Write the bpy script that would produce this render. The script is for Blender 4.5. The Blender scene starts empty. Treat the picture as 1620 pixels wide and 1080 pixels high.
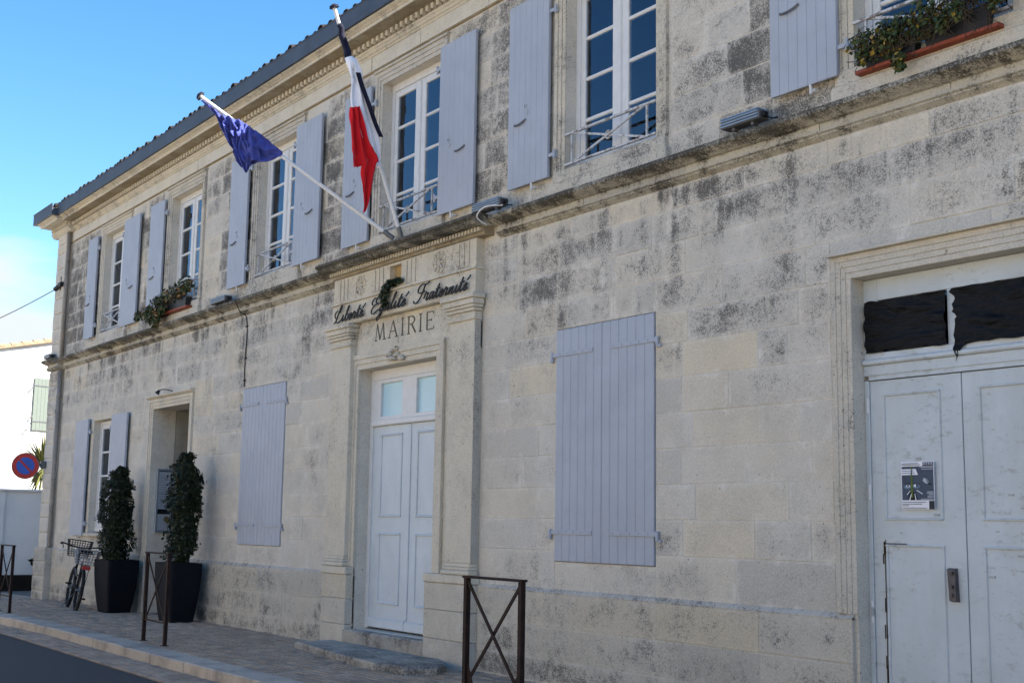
import bpy, math, random
from mathutils import Vector, Matrix, noise as mnoise
R = math.radians
random.seed(7)
scn = bpy.context.scene
col = scn.collection

# ------------------------------------------------------------------ camera
YAW, PITCH, ROLL = R(-54.81), R(8.15), R(0.91)
CAM = Vector((0, -8.047, 1.6))
fw = Vector((math.sin(YAW)*math.cos(PITCH), math.cos(YAW)*math.cos(PITCH), math.sin(PITCH)))
rt = Vector((math.cos(YAW), -math.sin(YAW), 0))
up = rt.cross(fw)
rt2 = rt*math.cos(ROLL) + up*math.sin(ROLL)
up2 = -rt*math.sin(ROLL) + up*math.cos(ROLL)
cd = bpy.data.cameras.new('camera'); cam = bpy.data.objects.new('camera', cd); col.objects.link(cam)
cam.matrix_world = Matrix(((rt2.x, up2.x, -fw.x, CAM.x), (rt2.y, up2.y, -fw.y, CAM.y), (rt2.z, up2.z, -fw.z, CAM.z), (0, 0, 0, 1)))
cd.sensor_width = 36; cd.lens = 36*2022/1620; cd.clip_start = .05; cd.clip_end = 3000
scn.camera = cam

# ------------------------------------------------------------------ sky, sun, exposure
SUN_EL, SUN_AZ = R(42), R(50)          # azimuth measured from +Y (behind the town hall) towards +X
world = bpy.data.worlds.new('World'); scn.world = world; world.use_nodes = True
wn = world.node_tree.nodes; wl = world.node_tree.links
for n_ in list(wn): wn.remove(n_)
wo = wn.new('ShaderNodeOutputWorld'); wb = wn.new('ShaderNodeBackground'); sk = wn.new('ShaderNodeTexSky')
sk.sky_type = 'NISHITA'; sk.sun_disc = False; sk.sun_elevation = SUN_EL; sk.sun_rotation = SUN_AZ
sk.air_density = 1.0; sk.dust_density = .12; sk.ozone_density = 1.6
wb.inputs['Strength'].default_value = .083
tc = wn.new('ShaderNodeTexCoord'); mp = wn.new('ShaderNodeMapping'); mp.inputs['Scale'].default_value = (2.2, 2.2, 7.5)
mp.inputs['Location'].default_value = (.2, 2.1, 1.3)
cn = wn.new('ShaderNodeTexNoise'); cn.inputs['Scale'].default_value = 1.6; cn.inputs['Detail'].default_value = 7; cn.inputs['Roughness'].default_value = .52
cr = wn.new('ShaderNodeValToRGB'); cr.color_ramp.elements[0].position = .42; cr.color_ramp.elements[1].position = .80
sx = wn.new('ShaderNodeSeparateXYZ'); zr = wn.new('ShaderNodeMapRange')
zr.inputs['From Min'].default_value = .14; zr.inputs['From Max'].default_value = .21; zr.inputs['To Min'].default_value = 1; zr.inputs['To Max'].default_value = .0
mu = wn.new('ShaderNodeMath'); mu.operation = 'MULTIPLY_ADD'; mu.inputs[1].default_value = 2.6; mu2 = wn.new('ShaderNodeMath'); mu2.operation = 'SUBTRACT'; mu2.inputs[1].default_value = 1.3
mx = wn.new('ShaderNodeMix'); mx.data_type = 'RGBA'; mx.inputs['B'].default_value = (3.1, 3.35, 3.6, 1)
hs = wn.new('ShaderNodeHueSaturation'); hs.inputs['Saturation'].default_value = 1.32
wl.new(tc.outputs['Generated'], mp.inputs['Vector']); wl.new(mp.outputs[0], cn.inputs['Vector']); wl.new(cn.outputs['Fac'], mu.inputs[0])
wl.new(tc.outputs['Generated'], sx.inputs[0]); wl.new(sx.outputs['Z'], zr.inputs['Value'])
wl.new(zr.outputs[0], mu.inputs[2]); wl.new(mu.outputs[0], mu2.inputs[0]); wl.new(mu2.outputs[0], cr.inputs[0]); wl.new(cr.outputs[0], mx.inputs['Factor'])
wl.new(sk.outputs[0], hs.inputs['Color']); wl.new(hs.outputs[0], mx.inputs['A']); wl.new(mx.outputs['Result'], wb.inputs['Color']); wl.new(wb.outputs[0], wo.inputs[0])
sd = bpy.data.lights.new('sun', 'SUN'); sd.energy = 5.0; sd.angle = R(.53); sd.color = (1, .93, .83)
sun = bpy.data.objects.new('sun', sd); col.objects.link(sun)
sdir = Vector((math.sin(SUN_AZ)*math.cos(SUN_EL), math.cos(SUN_AZ)*math.cos(SUN_EL), math.sin(SUN_EL)))
sun.rotation_euler = sdir.to_track_quat('Z', 'Y').to_euler(); sun.location = (20, 20, 30)
scn.view_settings.view_transform = 'Standard'; scn.view_settings.look = 'None'
scn.view_settings.exposure = 1.80; scn.view_settings.gamma = 1; scn.view_settings.use_curve_mapping = False
scn.render.engine = 'CYCLES'
scn.cycles.max_bounces = 8; scn.cycles.diffuse_bounces = 4; scn.cycles.transparent_max_bounces = 12

# ------------------------------------------------------------------ materials
class NT:
    def __init__(s, name):
        s.m = bpy.data.materials.new(name); s.m.use_nodes = True
        s.t = s.m.node_tree; s.n = s.t.nodes; s.l = s.t.links
        s.b = s.n['Principled BSDF']; s.out = s.n['Material Output']
        s.pos = s.n.new('ShaderNodeNewGeometry').outputs['Position']
    def set(s, inp, v):
        if isinstance(v, bpy.types.NodeSocket): s.l.new(v, inp)
        elif isinstance(v, (tuple, list)) and len(v) == 3 and inp.type == 'RGBA': inp.default_value = (*v, 1)
        else: inp.default_value = v
    def math(s, op, a, b=0., clamp=False):
        n = s.n.new('ShaderNodeMath'); n.operation = op; n.use_clamp = clamp; s.set(n.inputs[0], a); s.set(n.inputs[1], b); return n.outputs[0]
    def noise(s, scale, detail=4, rough=.5, vec=None, stretch=None, off=None):
        v = vec or s.pos
        if stretch or off:
            mp = s.n.new('ShaderNodeMapping'); s.l.new(v, mp.inputs['Vector'])
            if stretch: mp.inputs['Scale'].default_value = stretch
            if off: mp.inputs['Location'].default_value = off
            v = mp.outputs[0]
        n = s.n.new('ShaderNodeTexNoise'); s.l.new(v, n.inputs['Vector'])
        n.inputs['Scale'].default_value = scale; n.inputs['Detail'].default_value = detail; n.inputs['Roughness'].default_value = rough
        return n.outputs['Fac']
    def ramp(s, v, stops):
        n = s.n.new('ShaderNodeValToRGB'); s.set(n.inputs[0], v); e = n.color_ramp.elements
        while len(e) < len(stops): e.new(.5)
        for i, (p, c) in enumerate(stops):
            e[i].position = p; e[i].color = (c, c, c, 1) if isinstance(c, (int, float)) else (*c, 1)
        return n.outputs[0]
    def mix(s, f, a, b, mode='MIX'):
        n = s.n.new('ShaderNodeMix'); n.data_type = 'RGBA'; n.blend_type = mode
        s.set(n.inputs['Factor'], f); s.set(n.inputs['A'], a); s.set(n.inputs['B'], b); return n.outputs['Result']
    def attr(s, name):
        n = s.n.new('ShaderNodeAttribute'); n.attribute_name = name; return n.outputs['Fac']
    def bump(s, h, strength=.3, dist=.02):
        n = s.n.new('ShaderNodeBump'); n.inputs['Strength'].default_value = strength; n.inputs['Distance'].default_value = dist
        s.set(n.inputs['Height'], h); s.l.new(n.outputs[0], s.b.inputs['Normal'])
    def fin(s, color, rough=.8, metal=0., spec=.3):
        s.set(s.b.inputs['Base Color'], color); s.set(s.b.inputs['Roughness'], rough); s.set(s.b.inputs['Metallic'], metal)
        s.b.inputs['Specular IOR Level'].default_value = spec
        return s.m
    def z(s):
        n = s.n.new('ShaderNodeSeparateXYZ'); s.l.new(s.pos, n.inputs[0]); return n.outputs['Z']

def limestone(name, a=(.665, .61, .515), b=(.668, .63, .565), dirt_gain=1., bias=0., zprof=None, streak=0., lime=.5, dark=(.060, .058, .055), edges=False, softc=(.29, .28, .265), smask=((3.3, 0), (4.5, .55), (4.75, 1), (4.9, 1), (4.95, 0))):
    t = NT(name)
    tint, dirt = t.attr('tint'), t.attr('dirt')
    base = t.mix(t.ramp(t.math('ADD', t.noise(.9, 5, .6), t.math('MULTIPLY', tint, .30)), [(.50, 0), (.80, 1)]), b, a)
    base = t.mix(1., base, t.ramp(tint, [(0, (.82, .82, .815)), (.15, (.92, .92, .91)), (.5, (.975, .975, .97)), (.85, (1.0, .995, .98)), (1, (1.03, .985, .89))]), 'MULTIPLY')
    # warm and grey clouding, then grain
    base = t.mix(t.math('MULTIPLY', t.ramp(t.noise(2.6, 7, .66, off=(4, 4, 4)), [(.44, 0), (.62, 1)]), .45), base, (.52, .485, .41))
    base = t.mix(.42, base, t.ramp(t.noise(55, 7, .75), [(.32, (.66, .66, .66)), (.58, (1.03, 1.03, 1.03))]), 'MULTIPLY')
    cover = t.math('ADD', t.math('MULTIPLY', dirt, dirt_gain), bias)
    zz = t.z()
    if zprof:
        cover = t.math('ADD', cover, t.ramp(t.math('DIVIDE', zz, 9.), [(p/9., v+.5) for p, v in zprof])); cover = t.math('SUBTRACT', cover, .5)
    if streak:
        st = t.ramp(t.noise(1., 5, .6, stretch=(3.6, 3.6, .32)), [(.50, 0), (.64, 1)])
        msk = t.ramp(t.math('DIVIDE', zz, 9.), [(p/9., v) for p, v in smask])
        cover = t.math('ADD', cover, t.math('MULTIPLY', t.math('MULTIPLY', st, msk), streak))
    cover = t.math('ADD', cover, t.math('MULTIPLY', t.math('SUBTRACT', t.noise(.85, 4, .62, off=(3, 9, 2)), .5), 2.3))
    clus = t.noise(3.0, 5, .62, off=(2, 8, 5)); grain = t.noise(62, 6, .78, off=(7, 1, 4)); mid = t.noise(17, 6, .75, off=(5, 2, 9))
    v = t.math('ADD', t.math('ADD', t.math('MULTIPLY', t.math('SUBTRACT', clus, .5), 1.5), t.math('MULTIPLY', t.math('SUBTRACT', grain, .5), 2.6)), t.math('MULTIPLY', t.math('SUBTRACT', mid, .5), 1.5))
    v = t.math('ADD', v, t.math('MULTIPLY', cover, .70))
    if edges:
        e = t.attr('edge')
        v = t.math('SUBTRACT', v, t.math('MULTIPLY', t.math('SUBTRACT', 1., e), .13))
    soft = t.math('MULTIPLY', t.math('ADD', v, .02), 1.1, clamp=True)
    hard = t.math('MULTIPLY', t.math('SUBTRACT', v, .34), 2.3, clamp=True)
    c = t.mix(t.math('MULTIPLY', soft, .64), base, softc)
    c = t.mix(t.math('MULTIPLY', hard, .80), c, dark)
    c = t.mix(t.math('MULTIPLY', t.ramp(t.noise(34, 6, .8, off=(6, 6, 1)), [(.555, 0), (.66, 1)]), t.math('MULTIPLY', hard, .92)), c, (.40, .385, .35))
    c = t.mix(.58, c, t.ramp(t.noise(75, 6, .8, off=(1, 2, 8)), [(.30, (.55, .55, .55)), (.66, (1.22, 1.22, 1.22))]), 'MULTIPLY')
    # lime wash and mortar smeared over the block edges
    lw = t.math('SUBTRACT', t.noise(5.5, 9, .72, off=(9, 3, 1)), .60)
    if edges:
        lw = t.math('ADD', lw, t.math('MULTIPLY', t.math('SUBTRACT', 1., e), .155))
        lw = t.math('SUBTRACT', lw, .02)
    c = t.mix(t.math('MULTIPLY', t.math('MULTIPLY', lw, 5., clamp=True), lime), c, t.mix(t.noise(40, 5, .7), (.64, .605, .535), (.78, .745, .68)))
    pit = t.ramp(t.noise(24, 3, .55, off=(1, 5, 3)), [(.685, 0), (.715, 1)])
    c = t.mix(t.math('MULTIPLY', pit, .6), c, (.085, .078, .065))
    t.bump(t.math('SUBTRACT', t.math('ADD', t.noise(30, 8, .72), t.math('MULTIPLY', mid, .9)), pit), .5, .014)
    return t.fin(c, .95, spec=.12)

ZP = [(0, .2), (.80, .1), (.95, .14), (1.3, .0), (1.7, -.10), (2.8, -.10), (3.5, .12), (4.3, .30), (4.84, .36), (4.9, .1), (5.05, .22), (7.2, .10), (7.6, -.2), (7.7, -.45)]
M = {}
M['stone'] = limestone('limestone_block', zprof=ZP, streak=.78, edges=True, lime=.8)
M['mortar'] = limestone('lime_mortar', (.69, .635, .54), (.68, .64, .56), zprof=ZP, bias=-.25, streak=.6, lime=.9)
M['plinth'] = limestone('plinth_stone', (.58, .53, .435), (.565, .53, .46), bias=.10, zprof=[(0, .45), (.25, .15), (.6, .0), (.9, .12), (9, .0)], lime=.3, edges=True)
M['trim'] = limestone('dressed_stone', (.69, .62, .49), (.68, .63, .525), bias=-.10, lime=.4)
M['surround'] = limestone('window_surround_stone', (.65, .59, .475), (.63, .59, .52), bias=.02, lime=.3)
M['frieze'] = limestone('frieze_stone', (.68, .635, .53), (.68, .65, .59), bias=-.22, lime=.3)
M['ledge'] = limestone('weathered_ledge_stone', (.55, .50, .39), (.54, .51, .44), bias=0., lime=.25, dark=(.030, .028, .024), softc=(.15, .135, .11), streak=1.0,
                       smask=((4.86, .6), (4.88, .35), (4.945, 1), (5.0, .6)), zprof=[(0, 0), (4.80, .2), (4.835, .45), (4.87, .45), (4.89, -.25), (4.945, .15), (4.97, .75), (5.0, .95), (5.06, 1.05), (5.2, .4)])
M['bed'] = limestone('stained_shaded_moulding', (.36, .29, .185), (.33, .275, .19), bias=.05, lime=.15, dark=(.07, .055, .035), softc=(.2, .165, .11))
M['step'] = limestone('step_stone', (.42, .38, .31), (.34, .33, .30), bias=.30, lime=.3, dark=(.045, .043, .038))

def simple(name, c, rough=.6, metal=0., spec=.4, var=.12, scale=9., bump=0., bscale=60.):
    t = NT(name)
    k = t.ramp(t.noise(scale, 6, .6), [(.3, 1-var), (.7, 1+var*.3)])
    if bump: t.bump(t.noise(bscale, 5, .6), bump, .005)
    return t.fin(t.mix(1., c, k, 'MULTIPLY'), rough, metal, spec)

def shutter_paint(name, c):
    t = NT(name)
    k = t.mix(t.ramp(t.noise(2.2, 6, .65), [(.35, 0), (.7, 1)]), c, tuple(x*.88 for x in c))
    dust = t.ramp(t.noise(1., 6, .7, stretch=(14, 14, 1.1)), [(.60, 0), (.8, 1)])
    k = t.mix(t.math('MULTIPLY', dust, .24), k, (.30, .29, .28))
    k = t.mix(t.math('MULTIPLY', t.ramp(t.noise(6, 8, .75), [(.56, 0), (.66, 1)]), .10), k, (.2, .2, .2))
    chip = t.ramp(t.noise(48, 4, .7), [(.735, 0), (.76, 1)])
    k = t.mix(t.math('MULTIPLY', chip, .35), k, (.2, .19, .19))
    t.bump(t.noise(1., 4, .5, stretch=(90, 90, 3)), .12, .003)
    return t.fin(k, .55, spec=.35)
M['shutter'] = shutter_paint('blue_grey_shutter_paint', (.385, .418, .48))
M['doorpaint'] = shutter_paint('pale_blue_white_door_paint', (.58, .635, .67))
t = NT('worn_white_door_paint')
k = t.mix(t.ramp(t.noise(2.5, 6, .6), [(.35, 0), (.7, 1)]), (.54, .59, .615), (.47, .515, .53))
rub = t.math('MULTIPLY', t.ramp(t.noise(9, 9, .8, stretch=(1, 1, 2.2)), [(.545, 0), (.61, 1)]), t.ramp(t.noise(1.6, 3), [(.40, 0), (.54, 1)]))
k = t.mix(t.math('MULTIPLY', rub, .55), k, (.27, .265, .25))
k = t.mix(t.math('MULTIPLY', t.ramp(t.noise(1., 7, .7, stretch=(2.5, 2.5, .35), off=(2, 0, 0)), [(.5, 0), (.7, 1)]), .22), k, (.34, .33, .30))
k = t.mix(t.math('MULTIPLY', t.ramp(t.noise(26, 6, .75), [(.66, 0), (.69, 1)]), .7), k, (.12, .10, .085))
t.bump(t.noise(1., 4, .5, stretch=(60, 60, 4)), .12, .003)
M['olddoor'] = t.fin(k, .5, spec=.35)
M['white'] = simple('white_window_paint', (.66, .66, .65), .45, var=.10)
M['whiteflat'] = simple('white_metal_paint', (.70, .70, .69), .45, var=.1, scale=30)
t = NT('peeling_white_iron')
M['iron'] = t.fin(t.mix(t.ramp(t.noise(22, 6, .7), [(.50, 0), (.58, 1)]), (.50, .51, .52), (.19, .16, .14)), .55)
M['zinc'] = simple('blue_zinc_gutter', (.062, .079, .108), .6, .0, .3, var=.25, scale=2.5)
M['alu'] = simple('blue_grey_aluminium', (.30, .36, .43), .38, .6, .5, var=.15, scale=12)
M['sidestrip'] = simple('brown_shaded_side_strip', (.29, .26, .225), .7, .1, .3, var=.3, scale=5)
M['rust'] = simple('rust_brown_steel', (.024, .0105, .008), .7, .2, .3, var=.55, scale=14, bump=.2)
M['black'] = simple('black_metal', (.012, .012, .013), .5, .1, .4, var=.2)
M['rubber'] = simple('black_rubber', (.015, .015, .016), .75, 0, .3, var=.2)
M['chrome'] = simple('dull_chrome', (.42, .43, .45), .32, .9, .5, var=.3, scale=40)
M['planter'] = simple('anthracite_planter', (.0055, .007, .011), .75, 0, .15, var=.25, scale=5, bump=.1)
M['soil'] = simple('dark_soil', (.03, .022, .016), .95, 0, .1, var=.5, scale=40, bump=.6)
M['terracotta'] = simple('terracotta_plastic', (.30, .066, .032), .55, 0, .4, var=.3, scale=14)
M['blackplastic'] = simple('black_trough_plastic', (.014, .015, .018), .5, 0, .4, var=.2)
t = NT('black_plastic_sheet'); t.bump(t.noise(7, 7, .62, stretch=(.8, 1, 3.4)), .9, .03)
M['sheet'] = t.fin((.0045, .0045, .0055), .38, spec=.17)
M['redplastic'] = simple('red_reflector', (.42, .02, .018), .3, 0, .5, var=.15)
M['signred'] = simple('sign_red', (.46, .032, .026), .5, 0, .4, var=.2, scale=7)
M['signblue'] = simple('sign_blue', (.026, .105, .48), .5, 0, .4, var=.2, scale=7)
M['grey'] = simple('grey_steel', (.16, .165, .17), .5, .5, .5, var=.25)
M['handle'] = simple('worn_grey_handle', (.105, .095, .098), .55, .35, .4, var=.35, scale=22)
M['tape'] = simple('grey_tape_residue', (.40, .43, .44), .7, var=.2)
M['paper'] = simple('white_paper', (.80, .80, .86), .8, 0, .2, var=.05)
M['ink'] = simple('black_ink', (.02, .02, .024), .8, 0, .1, var=.05)
M['engrave'] = simple('dark_engraved_letter', (.135, .125, .10), .9, 0, .1, var=.35, scale=12)
M['slate'] = simple('poster_slate_blue', (.052, .075, .115), .55, 0, .3, var=.25, scale=14)
M['slatedark'] = simple('poster_dark', (.018, .026, .04), .55, 0, .3, var=.25, scale=14)
M['postergreen'] = simple('poster_green', (.10, .16, .02), .6, 0, .3, var=.2)
M['posterpale'] = simple('poster_pale', (.45, .5, .58), .6, 0, .3, var=.1)
M['postermid'] = simple('poster_mid_blue', (.13, .2, .27), .6, 0, .3, var=.1)
M['ochre'] = simple('ochre_plaster', (.47, .33, .15), .9, 0, .1, var=.3, scale=10)
M['interior'] = simple('interior_plaster', (.52, .52, .50), .9, 0, .1, var=.06)
M['interiordark'] = simple('interior_dark_floor', (.07, .06, .05), .8, 0, .2, var=.1)
M['palepane'] = simple('pale_pane_tone', (.78, .76, .71), .9, 0, .1, var=.1)
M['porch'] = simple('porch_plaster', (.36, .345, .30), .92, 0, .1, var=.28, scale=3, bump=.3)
M['housewhite'] = simple('white_house_render', (.70, .69, .66), .9, 0, .1, var=.14, scale=1.2, bump=.25)
M['gardenwhite'] = simple('white_garden_wall_render', (.66, .66, .645), .9, 0, .1, var=.08, scale=1.6, bump=.3)
M['sage'] = simple('pale_green_shutter_paint', (.15, .18, .155), .6, var=.08)
M['oppwall'] = simple('cream_house_render', (.72, .63, .49), .9, 0, .1, var=.06, scale=.5)
M['rooftile'] = simple('clay_roof_tile', (.36, .27, .18), .9, 0, .1, var=.5, scale=7, bump=.3)
M['darktile'] = simple('dark_weathered_roof_tile', (.05, .042, .036), .9, 0, .15, var=.5, scale=9, bump=.3)
M['darkwood'] = simple('dark_brown_boards', (.010, .0075, .006), .75, 0, .2, var=.35, scale=8)
t = NT('asphalt'); t.bump(t.noise(160, 5, .7), .6, .006)
M['asphalt'] = t.fin(t.mix(t.math('MULTIPLY', t.ramp(t.noise(.55, 5, .6, stretch=(.5, 1.6, 1)), [(.52, 0), (.6, 1)]), .35), t.mix(t.ramp(t.noise(130, 4, .7), [(.4, 0), (.66, 1)]), t.mix(t.noise(.7, 4), (.019, .0185, .019), (.029, .0285, .0285)), (.085, .085, .088)), (.05, .047, .043)), .85, spec=.3)
def paving(name, a, b, dirt=.4):
    t = NT(name); tint = t.attr('tint')
    c = t.mix(tint, a, b)
    c = t.mix(.6, c, t.ramp(t.noise(45, 6, .7), [(.3, .6), (.65, 1.05)]), 'MULTIPLY')
    c = t.mix(t.math('MULTIPLY', t.ramp(t.noise(1.7, 6, .65), [(.48, 0), (.66, 1)]), dirt), c, (.09, .085, .08))
    t.bump(t.noise(60, 6, .7), .35, .006)
    return t.fin(c, .88, spec=.25)
M['brick'] = paving('paving_brick', (.34, .26, .19), (.48, .37, .27))
M['joint'] = paving('paving_joint', (.15, .13, .11), (.17, .145, .12))
M['kerb'] = paving('kerb_limestone', (.44, .38, .31), (.54, .46, .37), .5)
M['ground'] = simple('pale_ground', (.36, .32, .26), .95, 0, .1, var=.15, scale=.4)
def leafmat(name, a, b, c=None, rough=.5):
    t = NT(name); v = t.attr('tint')
    k = t.mix(v, a, b)
    if c: k = t.mix(t.ramp(v, [(.86, 0), (.9, 1)]), k, c)
    return t.fin(k, rough, spec=.2)
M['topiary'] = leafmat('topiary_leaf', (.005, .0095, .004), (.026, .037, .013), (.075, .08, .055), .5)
M['ivy'] = leafmat('ivy_leaf', (.022, .038, .012), (.075, .095, .03), (.30, .20, .03))
M['flowerleaf'] = leafmat('geranium_leaf', (.025, .042, .014), (.075, .09, .03), (.30, .16, .07))
M['fern'] = leafmat('fern_leaf', (.012, .020, .009), (.035, .048, .02))
M['palm'] = leafmat('yucca_leaf', (.06, .075, .022), (.20, .20, .07), None, .4)
M['stem'] = simple('brown_stem', (.06, .045, .03), .9, 0, .1, var=.3)
def cloth(name, c, rough=.75):
    t = NT(name); t.bump(t.noise(400, 2), .05, .001)
    t.b.inputs['Sheen Weight'].default_value = .12
    return t.fin(c, rough, spec=.15)
M['flagblue'] = cloth('royal_blue_cloth', (.066, .084, .33))
M['flagwhite'] = cloth('white_cloth', (.88, .86, .88)); M['flagred'] = cloth('red_cloth', (.62, .012, .018)); M['flagnavy'] = cloth('navy_cloth', (.009, .010, .028))
# window glass: mirror-like at grazing angles, otherwise lets the room show
t = NT('window_glass'); t.bump(t.noise(2.2, 2), .06, .05); bn_ = t.b.inputs['Normal'].links[0].from_socket; t.n.remove(t.b)
fr = t.n.new('ShaderNodeFresnel'); fr.inputs['IOR'].default_value = 1.75
gl = t.n.new('ShaderNodeBsdfGlossy'); gl.inputs['Roughness'].default_value = .015; gl.inputs['Color'].default_value = (.74, .80, .90, 1); t.l.new(bn_, gl.inputs['Normal'])
tr = t.n.new('ShaderNodeBsdfTransparent'); tr.inputs['Color'].default_value = (.90, .93, .94, 1)
ms = t.n.new('ShaderNodeMixShader'); t.l.new(fr.outputs[0], ms.inputs[0]); t.l.new(tr.outputs[0], ms.inputs[1]); t.l.new(gl.outputs[0], ms.inputs[2]); t.l.new(ms.outputs[0], t.out.inputs[0])
M['glass'] = t.m
t = NT('clear_cover_glass'); t.n.remove(t.b)
fr = t.n.new('ShaderNodeFresnel'); fr.inputs['IOR'].default_value = 1.4
gl = t.n.new('ShaderNodeBsdfGlossy'); gl.inputs['Roughness'].default_value = .03
tr = t.n.new('ShaderNodeBsdfTransparent'); tr.inputs['Color'].default_value = (.93, .95, .96, 1)
ms = t.n.new('ShaderNodeMixShader'); t.l.new(fr.outputs[0], ms.inputs[0]); t.l.new(tr.outputs[0], ms.inputs[1]); t.l.new(gl.outputs[0], ms.inputs[2]); t.l.new(ms.outputs[0], t.out.inputs[0])
M['clearglass'] = t.m
t = NT('frosted_transom_glass'); M['frost'] = t.fin((.44, .66, .74), .22, spec=.6)
M['cableblack'] = M['black']

# ------------------------------------------------------------------ mesh building
class MB:
    def __init__(s): s.v = []; s.f = []; s.tint = []; s.dirt = []; s.ti = .5; s.di = 0.; s.edge = {}
    def face(s, *idx): s.f.append(idx); s.tint.append(s.ti); s.dirt.append(s.di)
    def add(s, vs, fs):
        o = len(s.v); s.v += [tuple(p) for p in vs]
        for f in fs: s.face(*[i+o for i in f])
    def box(s, x0, x1, y0, y1, z0, z1, c=0.):
        if x0 > x1: x0, x1 = x1, x0
        if y0 > y1: y0, y1 = y1, y0
        if z0 > z1: z0, z1 = z1, z0
        c = min(c, (x1-x0)*.45, (y1-y0)*.45, (z1-z0)*.45)
        if c <= 0:
            s.add([(x0,y0,z0),(x1,y0,z0),(x1,y1,z0),(x0,y1,z0),(x0,y0,z1),(x1,y0,z1),(x1,y1,z1),(x0,y1,z1)],
                  [(3,2,1,0),(4,5,6,7),(0,1,5,4),(1,2,6,5),(2,3,7,6),(3,0,4,7)]); return s
        vs = []; ix = {}
        for a, X in enumerate((x0, x1)):
            for b, Y in enumerate((y0, y1)):
                for d, Z in enumerate((z0, z1)):
                    sx_, sy_, sz_ = (1-2*a)*c, (1-2*b)*c, (1-2*d)*c
                    ix[a,b,d,0] = len(vs); vs.append((X, Y+sy_, Z+sz_))
                    ix[a,b,d,1] = len(vs); vs.append((X+sx_, Y, Z+sz_))
                    ix[a,b,d,2] = len(vs); vs.append((X+sx_, Y+sy_, Z))
        fs = []
        for a in (0, 1):
            fs.append([ix[a,0,0,0], ix[a,0,1,0], ix[a,1,1,0], ix[a,1,0,0]][::(1 if a == 0 else -1)])
            fs.append([ix[0,a,0,1], ix[1,a,0,1], ix[1,a,1,1], ix[0,a,1,1]][::(1 if a == 0 else -1)])
            fs.append([ix[0,0,a,2], ix[0,1,a,2], ix[1,1,a,2], ix[1,0,a,2]][::(1 if a == 0 else -1)])
        for a in (0, 1):
            for b in (0, 1):
                k = 1 if a != b else -1
                fs.append([ix[a,b,0,0], ix[a,b,0,1], ix[a,b,1,1], ix[a,b,1,0]][::k])
                fs.append([ix[a,0,b,2], ix[a,0,b,0], ix[a,1,b,0], ix[a,1,b,2]][::k])
                fs.append([ix[0,a,b,1], ix[0,a,b,2], ix[1,a,b,2], ix[1,a,b,1]][::k])
        for a in (0, 1):
            for b in (0, 1):
                for d in (0, 1):
                    fs.append([ix[a,b,d,0], ix[a,b,d,1], ix[a,b,d,2]][::(1 if (a+b+d) % 2 else -1)])
        s.add(vs, fs); return s
    def tube(s, pts, r, n=8, cap=True, r2=None):
        pts = [Vector(p) for p in pts]; rings = []; nrm = None
        for i, p in enumerate(pts):
            d = (pts[min(i+1, len(pts)-1)] - pts[max(i-1, 0)]).normalized()
            if nrm is None: nrm = d.orthogonal().normalized()
            nrm = (nrm - d*nrm.dot(d)).normalized(); b = d.cross(nrm)
            k = r if r2 is None else r + (r2-r)*i/(len(pts)-1)
            o = len(s.v)
            for j in range(n):
                a = 2*math.pi*j/n; s.v.append(tuple(p + (nrm*math.cos(a) + b*math.sin(a))*k))
            rings.append(o)
        for a, b in zip(rings, rings[1:]):
            for j in range(n): s.face(a+j, a+(j+1) % n, b+(j+1) % n, b+j)
        if cap:
            s.face(*[rings[0]+j for j in range(n)][::-1]); s.face(*[rings[-1]+j for j in range(n)])
        return s
    def bar(s, p, q, w, h, upv=(0, 0, 1)):
        p, q = Vector(p), Vector(q); d = (q-p).normalized(); u = Vector(upv); u = (u-d*u.dot(d)).normalized(); r_ = d.cross(u)
        vs = [e + r_*a*w/2 + u*b*h/2 for e in (p, q) for a, b in ((-1,-1),(1,-1),(1,1),(-1,1))]
        s.add(vs, [(0,1,2,3)[::-1],(4,5,6,7),(0,1,5,4),(1,2,6,5),(2,3,7,6),(3,0,4,7)]); return s
    def torus(s, c, ax, Rr, r, n=28, m=6, a0=0., a1=2*math.pi):
        ax = Vector(ax).normalized(); u = ax.orthogonal().normalized(); w = ax.cross(u); c = Vector(c)
        full = abs(a1-a0-2*math.pi) < 1e-6
        pts = [c + (u*math.cos(a0+(a1-a0)*i/n) + w*math.sin(a0+(a1-a0)*i/n))*Rr for i in range(n + (0 if full else 1))]
        o = len(s.v)
        for p in pts:
            e = (p-c).normalized()
            for j in range(m):
                a = 2*math.pi*j/m; s.v.append(tuple(p + (e*math.cos(a) + ax*math.sin(a))*r))
        N = len(pts)
        for i in range(N if full else N-1):
            for j in range(m):
                a, b = o+i*m, o+((i+1) % N)*m
                s.face(a+j, a+(j+1) % m, b+(j+1) % m, b+j)
        return s
    def disc(s, c, ax, r, th, n=28, rx=None):
        ax = Vector(ax).normalized(); c = Vector(c); s.tube([c-ax*th/2, c+ax*th/2], r, n); return s
    def sweep(s, prof, x0, x1, ends=True):      # profile of (y, z) points extruded along X
        n = len(prof); o = len(s.v)
        for x in (x0, x1): s.v += [(x, y, z) for y, z in prof]
        for i in range(n-1): s.face(o+i, o+i+1, o+n+i+1, o+n+i)
        if ends: s.face(*[o+i for i in range(n)][::-1]); s.face(*[o+n+i for i in range(n)])
        return s
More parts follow.
